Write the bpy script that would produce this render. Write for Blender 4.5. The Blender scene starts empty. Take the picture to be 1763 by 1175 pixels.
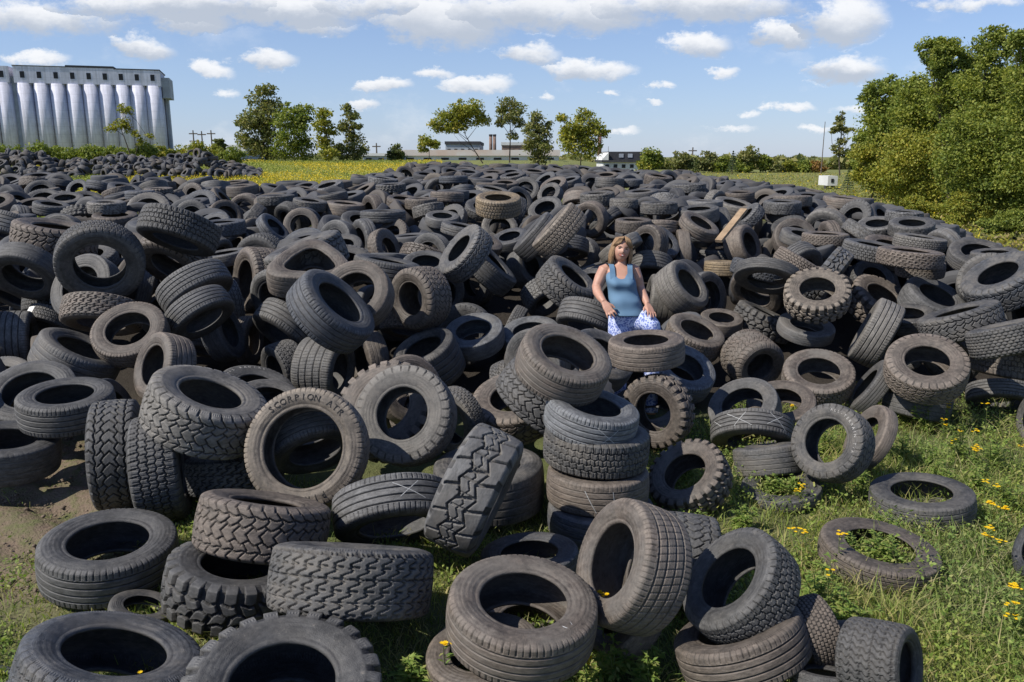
import bpy, bmesh, math, random
import numpy as np
from mathutils import Vector, Matrix

sc = bpy.context.scene
# ---------------------------------------------------------------- camera
F = 950.0; CH = 2.3; HZ = 184.0
PIT = math.atan((400 - HZ) / F)
cd = bpy.data.cameras.new('camera'); cam = bpy.data.objects.new('camera', cd)
sc.collection.objects.link(cam); sc.camera = cam
cam.location = (0, 0, CH); cam.rotation_euler = (math.pi / 2 - PIT, 0, 0)
cd.sensor_width = 36; cd.lens = 36 * F / 1200; cd.clip_start = .05; cd.clip_end = 5000
# ---------------------------------------------------------------- light
SUNDIR = Vector((-.85, -.34, 0)).normalized()
EL = math.radians(47)
sd = Vector((SUNDIR.x * math.cos(EL), SUNDIR.y * math.cos(EL), math.sin(EL)))
sl = bpy.data.lights.new('sun', 'SUN'); so = bpy.data.objects.new('sun', sl); sc.collection.objects.link(so)
sl.energy = 5.0; sl.angle = math.radians(.53); sl.color = (1, .95, .87)
so.rotation_euler = sd.to_track_quat('Z', 'Y').to_euler(); so.location = (0, 0, 30)
sc.view_settings.view_transform = 'Standard'; sc.view_settings.look = 'None'
sc.view_settings.exposure = 0.18; sc.view_settings.gamma = 1.0
w = bpy.data.worlds.new('World'); sc.world = w; w.use_nodes = True

class NB:
    """small helper to write node trees"""
    def __init__(s, nt): s.nt = nt; s.n = nt.nodes; s.l = nt.links
    def new(s, t, **k):
        n = s.n.new(t)
        for a, v in k.items(): setattr(n, a, v)
        return n
    def set(s, sock, v):
        if isinstance(v, bpy.types.NodeSocket): s.l.new(v, sock)
        else: sock.default_value = v
    def m(s, op, a, b=0.0, c=None, clamp=False):
        n = s.n.new('ShaderNodeMath'); n.operation = op; n.use_clamp = clamp
        s.set(n.inputs[0], a); s.set(n.inputs[1], b)
        if c is not None: s.set(n.inputs[2], c)
        return n.outputs[0]
    def mix(s, f, a, b, bt='MIX'):
        n = s.n.new('ShaderNodeMix'); n.data_type = 'RGBA'; n.blend_type = bt
        s.set(n.inputs[0], f); s.set(n.inputs[6], a); s.set(n.inputs[7], b)
        return n.outputs[2]
    def noise(s, vec, scale, detail=4, rough=.55):
        n = s.n.new('ShaderNodeTexNoise'); n.inputs['Scale'].default_value = scale
        n.inputs['Detail'].default_value = detail; n.inputs['Roughness'].default_value = rough
        if vec is not None: s.l.new(vec, n.inputs['Vector'])
        return n.outputs['Fac'], n.outputs['Color']
    def ramp(s, f, a, b, smooth=True):
        n = s.n.new('ShaderNodeMapRange'); n.interpolation_type = 'SMOOTHSTEP' if smooth else 'LINEAR'
        s.set(n.inputs[0], f); n.inputs[1].default_value = a; n.inputs[2].default_value = b
        return n.outputs[0]

def px_uv(px, py):      # direction of a photo pixel as x/y, z/y
    c, s_ = math.cos(PIT), math.sin(PIT)
    vx = (px - 600) / F; up = (400 - py) / F
    y = c + up * s_; z = -s_ + up * c
    return vx / y, z / y

def build_world():
    b = NB(w.node_tree); bg = b.n['Background']; out = b.n['World Output']
    sk = b.new('ShaderNodeTexSky'); sk.sky_type = 'NISHITA'; sk.sun_disc = False
    sk.sun_elevation = EL; sk.sun_rotation = math.atan2(SUNDIR.x, SUNDIR.y)
    sk.altitude = 200; sk.air_density = 1.0; sk.dust_density = .25; sk.ozone_density = 1.6
    tc = b.new('ShaderNodeTexCoord'); sep = b.new('ShaderNodeSeparateXYZ'); b.l.new(tc.outputs['Generated'], sep.inputs[0])
    X, Y, Z = sep.outputs
    yy = b.m('MAXIMUM', Y, .05)
    u = b.m('DIVIDE', X, yy); v = b.m('DIVIDE', Z, yy)
    low = b.m('MULTIPLY', b.ramp(v, .34, -.02, False), .55)
    skc = b.mix(low, b.mix(1.0, sk.outputs[0], (.88, .92, 1.13, 1), 'MULTIPLY'), (.34 / SKYS, .48 / SKYS, .73 / SKYS, 1))
    b.l.new(skc, bg.inputs[0]); bg.inputs[1].default_value = SKYS
    cv = b.new('ShaderNodeCombineXYZ'); b.set(cv.inputs[0], u); b.set(cv.inputs[1], b.m('MULTIPLY', v, 1.7))
    n1, c1 = b.noise(cv.outputs[0], 24, 9, .68)
    n2, _ = b.noise(cv.outputs[0], 7, 3, .5)
    s1 = b.new('ShaderNodeSeparateColor'); b.l.new(c1, s1.inputs[0])
    uu = b.m('ADD', u, b.m('MULTIPLY', b.m('SUBTRACT', s1.outputs[0], .5), .055))
    vv = b.m('ADD', v, b.m('MULTIPLY', b.m('SUBTRACT', s1.outputs[1], .5), .030))
    field = None; shade = None
    for (cx, cy, rx, ry, k, g) in CLOUDS:
        cu, cvv = px_uv(cx, cy)
        du = b.m('DIVIDE', b.m('SUBTRACT', uu, cu), rx / F)
        dv = b.m('DIVIDE', b.m('SUBTRACT', vv, cvv), ry / F)
        if k: dv = b.m('ADD', dv, b.m('MULTIPLY', du, k))
        e = b.m('SUBTRACT', 1.0, b.m('ADD', b.m('MULTIPLY', du, du), b.m('MULTIPLY', dv, dv)))
        e = b.m('MULTIPLY', e, g) if g < 1 else e
        sh = b.m('MULTIPLY', b.m('GREATER_THAN', e, 0.0), b.m('MULTIPLY', b.m('SUBTRACT', .55, dv), min(1, ry / 18)))
        field = e if field is None else b.m('MAXIMUM', field, e)
        shade = sh if shade is None else b.m('MAXIMUM', shade, sh)
    dens = b.m('ADD', field, b.m('MULTIPLY', b.m('SUBTRACT', n1, .5), 2.4))
    mask = b.m('MULTIPLY', b.ramp(dens, -.10, .80), b.m('GREATER_THAN', Y, .06))
    mask = b.m('MULTIPLY', mask, .93)
    # faint thin streaks low over the horizon
    thin = b.m('MULTIPLY', b.ramp(b.m('ADD', n2, b.m('MULTIPLY', n1, .5)), .80, 1.05), b.ramp(v, .30, .02))
    mask = b.m('MAXIMUM', mask, b.m('MULTIPLY', thin, .35))
    grey = b.m('MULTIPLY', b.ramp(b.m('ADD', shade, b.m('MULTIPLY', b.m('SUBTRACT', n2, .5), 1.2)), .0, 1.0), .8)
    col = b.mix(grey, (.86, .87, .89, 1), (.36, .42, .52, 1))
    bg2 = b.new('ShaderNodeBackground'); b.l.new(col, bg2.inputs[0]); bg2.inputs[1].default_value = 1.0
    mx = b.new('ShaderNodeMixShader'); b.l.new(mask, mx.inputs[0]); b.l.new(bg.outputs[0], mx.inputs[1]); b.l.new(bg2.outputs[0], mx.inputs[2])
    b.l.new(mx.outputs[0], out.inputs[0])
SKYS = .10
CLOUDS = [(50, 22, 120, 22, .1, .8), (190, 6, 130, 18, 0, 1), (225, 24, 55, 15, .1, 1), (330, 12, 110, 20, .1, 1), (365, 28, 60, 14, 0, .8),
 (520, 22, 95, 36, .12, 1), (430, 6, 60, 14, 0, .8), (665, 14, 130, 26, 0, 1), (820, 8, 120, 20, 0, 1), (988, 24, 56, 30, 0, 1), (915, 42, 44, 14, .1, 1),
 (818, 54, 42, 15, 0, 1), (167, 57, 40, 15, .5, 1), (248, 81, 27, 11, .3, .9), (313, 70, 38, 12, .2, 1), (453, 99, 32, 9, 0, 1),
 (508, 86, 28, 7, 0, .8), (560, 98, 45, 10, 0, 1), (690, 82, 58, 13, .15, 1), (622, 63, 38, 12, .2, .85), (845, 87, 22, 8, 0, .9), (778, 100, 16, 6, 0, .8),
 (712, 108, 15, 5, 0, .8), (993, 82, 50, 18, 0, 1), (928, 125, 30, 7, 0, .9), (1000, 128, 30, 6, 0, .6), (42, 70, 42, 10, 0, .9), (424, 122, 22, 7, 0, .9), (765, 119, 10, 4, 0, .8),
 (1140, 4, 70, 8, 0, .6), (640, 112, 12, 5, 0, .7), (730, 155, 22, 5, 0, .6), (860, 150, 30, 4, 0, .5), (960, 150, 24, 4, 0, .5), (265, 108, 18, 6, 0, .6), (880, 134, 16, 5, 0, .6)]
build_world()

# ---------------------------------------------------------------- helpers
RNG = random.Random(7); NR = np.random.default_rng(7)
CAMV = np.array([0, 0, CH]); RT = np.array([1., 0, 0]); FW = np.array([0, math.cos(PIT), -math.sin(PIT)]); UPV = np.array([0, math.sin(PIT), math.cos(PIT)])
def ray(px, py): return RT * (px - 600) / F + UPV * (400 - py) / F + FW
def at_y(px, py, Y):
    r = ray(px, py); return CAMV + r * (Y / r[1])
def at_zc(px, py, zc): return CAMV + ray(px, py) * zc
SKL = np.array([(-200, 206), (0, 203), (60, 203), (130, 198), (200, 212), (260, 211), (300, 218), (400, 214), (450, 202), (480, 194), (560, 194), (640, 197), (690, 199), (745, 204), (800, 204), (850, 213), (900, 217), (940, 224), (1000, 234), (1050, 247), (1100, 264), (1150, 287), (1200, 300), (1300, 330)])
HPY = np.array([0, 4.5, 5.5, 6.3, 7, 8.5, 9.5, 13, 17, 20, 26]); HPZ = np.array([0, .05, .3, .5, .65, 1.0, 1.2, 1.6, 1.86, 2.0, 2.2])
def sstep(a, b, x): t = np.clip((x - a) / (b - a), 0, 1); return t * t * (3 - 2 * t)
def ground_z(x, y):
    x = np.asarray(x, float); y = np.asarray(y, float)
    px = 600 + x / np.maximum(y, 1) * F * .99
    H = np.minimum(np.interp(y, HPY, HPZ), CH - (np.interp(px, SKL[:, 0], SKL[:, 1]) - HZ) / F * y)
    ymax = np.interp(px, [200, 450, 500, 800, 1200], [18, 19, 25, 24, 17])
    mound = np.clip(H - .97, 0, 2) * sstep(ymax + 3.5, ymax, y) * sstep(5.0, 9.0, y) * sstep(1380, 1180, px)
    rise = (1.75 - 1.05 * sstep(640, 730, px)) * sstep(17, 95, y)
    rough = .025 * np.sin(x * 1.7 + y * .9) + .02 * np.sin(x * 4.1 - y * 3.3) + .012 * np.sin(x * 9.3 + y * 7.7)
    return mound + rise + rough
def gpt(px, py):        # ground point under a photo pixel
    r = ray(px, py); t = 1.0
    for _ in range(400):
        p = CAMV + r * t
        if p[2] <= ground_z(p[0], p[1]): break
        t += .02 + t * .004
    return p

def mk(name, verts, faces, mat=None, parent=None, smooth=True, mats=None, midx=None):
    me = bpy.data.meshes.new(name)
    verts = np.asarray(verts, np.float32)
    if isinstance(faces, np.ndarray):
        k = faces.shape[1]; n = len(faces)
        me.vertices.add(len(verts)); me.vertices.foreach_set('co', verts.ravel())
        me.loops.add(n * k); me.loops.foreach_set('vertex_index', faces.astype(np.int32).ravel())
        me.polygons.add(n); me.polygons.foreach_set('loop_start', np.arange(0, n * k, k, dtype=np.int32))
        me.update(calc_edges=True)
    else:
        me.from_pydata([tuple(map(float, v)) for v in verts], [], faces)
    if smooth: me.polygons.foreach_set('use_smooth', np.ones(len(me.polygons), bool))
    if mat: me.materials.append(mat)
    for m_ in (mats or []): me.materials.append(m_)
    if midx is not None: me.polygons.foreach_set('material_index', np.asarray(midx, np.int32))
    me.update()
    o = bpy.data.objects.new(name, me); sc.collection.objects.link(o)
    if parent: o.parent = parent
    return o
def tag(o, label=None, cat=None, group=None, kind=None):
    if label: o['label'] = label
    if cat: o['category'] = cat
    if group: o['group'] = group
    if kind: o['kind'] = kind
    return o
def empty(name, loc, label, cat, group=None, rz=0):
    o = bpy.data.objects.new(name, None); sc.collection.objects.link(o)
    o.location = tuple(map(float, loc)); o.rotation_euler = (0, 0, rz); o.empty_display_size = .2
    return tag(o, label, cat, group)

class MB:
    def __init__(s): s.v = []; s.f = []
    def add(s, v, f):
        n = len(s.v); s.v += [tuple(map(float, p)) for p in v]; s.f += [tuple(i + n for i in q) for q in f]
    def box(s, x0, x1, y0, y1, z0, z1):
        s.add([(x0, y0, z0), (x1, y0, z0), (x1, y1, z0), (x0, y1, z0), (x0, y0, z1), (x1, y0, z1), (x1, y1, z1), (x0, y1, z1)],
              [(0, 3, 2, 1), (4, 5, 6, 7), (0, 1, 5, 4), (1, 2, 6, 5), (2, 3, 7, 6), (3, 0, 4, 7)])
    def tube(s, pts, rad, n=8, cap=True):
        pts = [Vector(tuple(map(float, p))) for p in pts]; rings = []
        up = None
        for i, p in enumerate(pts):
            d = (pts[min(i + 1, len(pts) - 1)] - pts[max(i - 1, 0)]).normalized()
            if up is None: up = d.orthogonal().normalized()
            a = (up - d * up.dot(d)).normalized(); up = a; b_ = d.cross(a)
            r = rad[i] if hasattr(rad, '__len__') else rad
            rings.append([p + (a * math.cos(2 * math.pi * k / n) + b_ * math.sin(2 * math.pi * k / n)) * r for k in range(n)])
        v = [q for r in rings for q in r]; f = []
        for i in range(len(rings) - 1):
            for k in range(n): f.append((i * n + k, i * n + (k + 1) % n, (i + 1) * n + (k + 1) % n, (i + 1) * n + k))
        if cap: f.append(tuple(range(n))[::-1]); f.append(tuple((len(rings) - 1) * n + k for k in range(n)))
        s.add(v, f)
    def build(s, name, mat, parent=None, smooth=False): return mk(name, s.v, s.f, mat, parent, smooth)

def mat_new(name): 
    m = bpy.data.materials.new(name); m.use_nodes = True; b = NB(m.node_tree); return m, b, b.n['Principled BSDF']
def simple(name, col, rough=.8, var=.25, scale=3., bump=0., metal=0., col2=None, coord='Object'):
    m, b, p = mat_new(name)
    tc = b.new('ShaderNodeTexCoord')
    f, _ = b.noise(tc.outputs[coord], scale, 5, .6)
    c2 = col2 or tuple(c * (1 - var) for c in col); c1 = tuple(min(1, c * (1 + var * .6)) for c in col)
    b.l.new(b.mix(b.ramp(f, .3, .7), (*c2, 1), (*c1, 1)), p.inputs['Base Color'])
    p.inputs['Roughness'].default_value = rough; p.inputs['Metallic'].default_value = metal
    p.inputs['Specular IOR Level'].default_value = .25
    if bump:
        bn = b.new('ShaderNodeBump'); bn.inputs['Strength'].default_value = bump; bn.inputs['Distance'].default_value = .02
        f2, _ = b.noise(tc.outputs[coord], scale * 12, 3, .6); b.l.new(f2, bn.inputs['Height']); b.l.new(bn.outputs[0], p.inputs['Normal'])
    return m
def leafmat(name, cols, trans=.25):
    """leaf colour varies from leaf to leaf"""
    m, b, p = mat_new(name)
    g = b.new('ShaderNodeNewGeometry'); r = b.new('ShaderNodeValToRGB'); b.l.new(g.outputs['Random Per Island'], r.inputs[0])
    el = r.color_ramp.elements
    while len(el) < len(cols): el.new(.5)
    for i, c in enumerate(cols): el[i].position = i / max(1, len(cols) - 1); el[i].color = (*c, 1)
    tc = b.new('ShaderNodeTexCoord'); f, _ = b.noise(tc.outputs['Object'], .9, 3, .5)
    col = b.mix(b.ramp(f, .3, .7), r.outputs[0], b.mix(1.0, r.outputs[0], (1.18, 1.08, .82, 1), 'MULTIPLY'))
    b.l.new(col, p.inputs['Base Color'])
    p.inputs['Roughness'].default_value = .6; p.inputs['Specular IOR Level'].default_value = .25
    t = b.new('ShaderNodeBsdfTranslucent'); b.l.new(b.mix(1.0, col, (1.5, 1.7, .8, 1), 'MULTIPLY'), t.inputs[0])
    mx = b.new('ShaderNodeMixShader'); mx.inputs[0].default_value = trans
    b.l.new(p.outputs[0], mx.inputs[1]); b.l.new(t.outputs[0], mx.inputs[2]); b.l.new(mx.outputs[0], b.n['Material Output'].inputs[0])
    return m

# ---------------------------------------------------------------- ground
def ground_material():
    m, b, p = mat_new('soil_and_turf')
    tc = b.new('ShaderNodeTexCoord'); P = tc.outputs['Object']
    sp = b.new('ShaderNodeSeparateXYZ'); b.l.new(P, sp.inputs[0]); X, Y = sp.outputs[0], sp.outputs[1]
    n0, _ = b.noise(P, .9, 5, .6); n1, _ = b.noise(P, 9, 5, .65); n2, _ = b.noise(P, 60, 4, .6)
    soil = b.mix(n2, (.105, .076, .054, 1), (.25, .19, .14, 1))
    turf = b.mix(n1, (.060, .078, .026, 1), (.14, .155, .062, 1))
    dry = b.mix(n1, (.12, .105, .05, 1), (.22, .20, .10, 1))
    # bare soil patch to the left, turf elsewhere
    left = b.ramp(b.m('ADD', X, b.m('MULTIPLY', b.m('SUBTRACT', n0, .5), 1.6)), -1.95, -2.6)
    near = b.m('MULTIPLY', b.ramp(b.m('ADD', Y, b.m('MULTIPLY', n0, 1.0)), 3.9, 4.6), left)
    c = b.mix(b.ramp(n0, .35, .7), turf, b.mix(.5, turf, dry))
    c = b.mix(b.m('MULTIPLY', near, b.ramp(n1, .72, .38)), c, soil)
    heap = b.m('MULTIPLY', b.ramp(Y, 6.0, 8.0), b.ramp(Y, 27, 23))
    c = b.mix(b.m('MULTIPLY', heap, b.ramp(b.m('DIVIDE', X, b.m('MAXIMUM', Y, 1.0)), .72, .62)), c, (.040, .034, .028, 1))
    far = b.ramp(Y, 18, 30)
    fy = b.mix(b.noise(P, .25, 6, .7)[0], (.13, .155, .05, 1), (.22, .215, .08, 1))
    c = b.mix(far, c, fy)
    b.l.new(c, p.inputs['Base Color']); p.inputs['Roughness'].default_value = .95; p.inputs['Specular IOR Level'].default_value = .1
    bn = b.new('ShaderNodeBump'); bn.inputs['Strength'].default_value = .9; bn.inputs['Distance'].default_value = .04
    b.l.new(b.m('ADD', n1, b.m('MULTIPLY', n2, .4)), bn.inputs['Height']); b.l.new(bn.outputs[0], p.inputs['Normal'])
    return m
def build_ground():
    ys = np.concatenate([np.arange(-6, 2, .5), np.arange(2, 8, .06), np.arange(8, 30, .35), np.geomspace(30, 3000, 50)])
    xs = np.concatenate([-np.geomspace(2500, 14, 30), np.arange(-13, -5, .35), np.arange(-5, 6, .08), np.arange(6, 14, .35), np.geomspace(14.4, 2500, 30)])
    X, Y = np.meshgrid(xs, ys); Z = ground_z(X, Y)
    # clods and wheel ruts in the bare patch
    patch = sstep(-2.0, -2.8, X) * sstep(3.8, 4.6, Y) * sstep(8, 7, Y)
    Z = Z + patch * (.03 * NR.random(X.shape) + .03 * np.sin((X * .5 + Y) * 14) * (np.sin(X * 2 - Y) > -.2))
    v = np.stack([X, Y, Z], -1).reshape(-1, 3); nx = len(xs); ny = len(ys)
    i = np.arange((ny - 1) * nx).reshape(ny - 1, nx)[:, :-1].ravel()
    f = np.stack([i, i + 1, i + nx + 1, i + nx], 1)
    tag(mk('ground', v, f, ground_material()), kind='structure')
build_ground()
MAN_D = [0.72, 0.766, 0.666, 0.52, 0.766, 0.706, 0.706, 0.712, 0.32, 0.76, 0.686, 0.76, 0.76, 0.74, 0.7, 0.64, 0.7, 0.706, 0.74, 0.56, 0.6, 0.678, 0.655, 0.68, 0.74, 0.608, 0.682, 0.586, 0.552, 0.62, 0.6, 0.626, 0.494, 0.538, 0.526, 0.526, 0.592, 0.64, 0.574, 0.66, 0.56, 0.552, 0.68, 0.42, 0.626, 0.646, 0.374, 0.328, 0.368, 0.318, 0.58, 0.534, 0.586, 0.446, 0.472, 0.27, 0.27, 0.27, 0.652, 0.68, 0.698, 0.714, 0.64, 0.592, 0.714, 0.51, 0.612, 0.492, 0.792, 0.72, 0.856, 0.79, 0.738, 0.55, 0.72, 0.638, 0.8, 0.68, 0.762, 0.664, 0.752, 0.86, 0.612, 0.586, 0.712, 0.674, 0.782, 0.62, 0.6, 0.526, 0.674, 0.632, 0.672, 0.6, 0.566, 0.56, 0.688, 0.606, 0.68, 0.686, 0.48, 0.652, 0.68, 0.566, 0.52, 0.614, 0.588, 0.514, 0.64, 0.694, 0.68, 0.714, 0.68, 0.712, 0.618, 0.708, 0.594, 0.532, 0.48, 0.612, 0.48, 0.68, 0.648, 0.62, 0.6, 0.6, 0.614, 0.48, 0.68, 0.548, 0.654, 0.714, 0.68, 0.55, 0.516, 0.68, 0.652, 0.586, 0.34, 0.454, 0.66]
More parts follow.
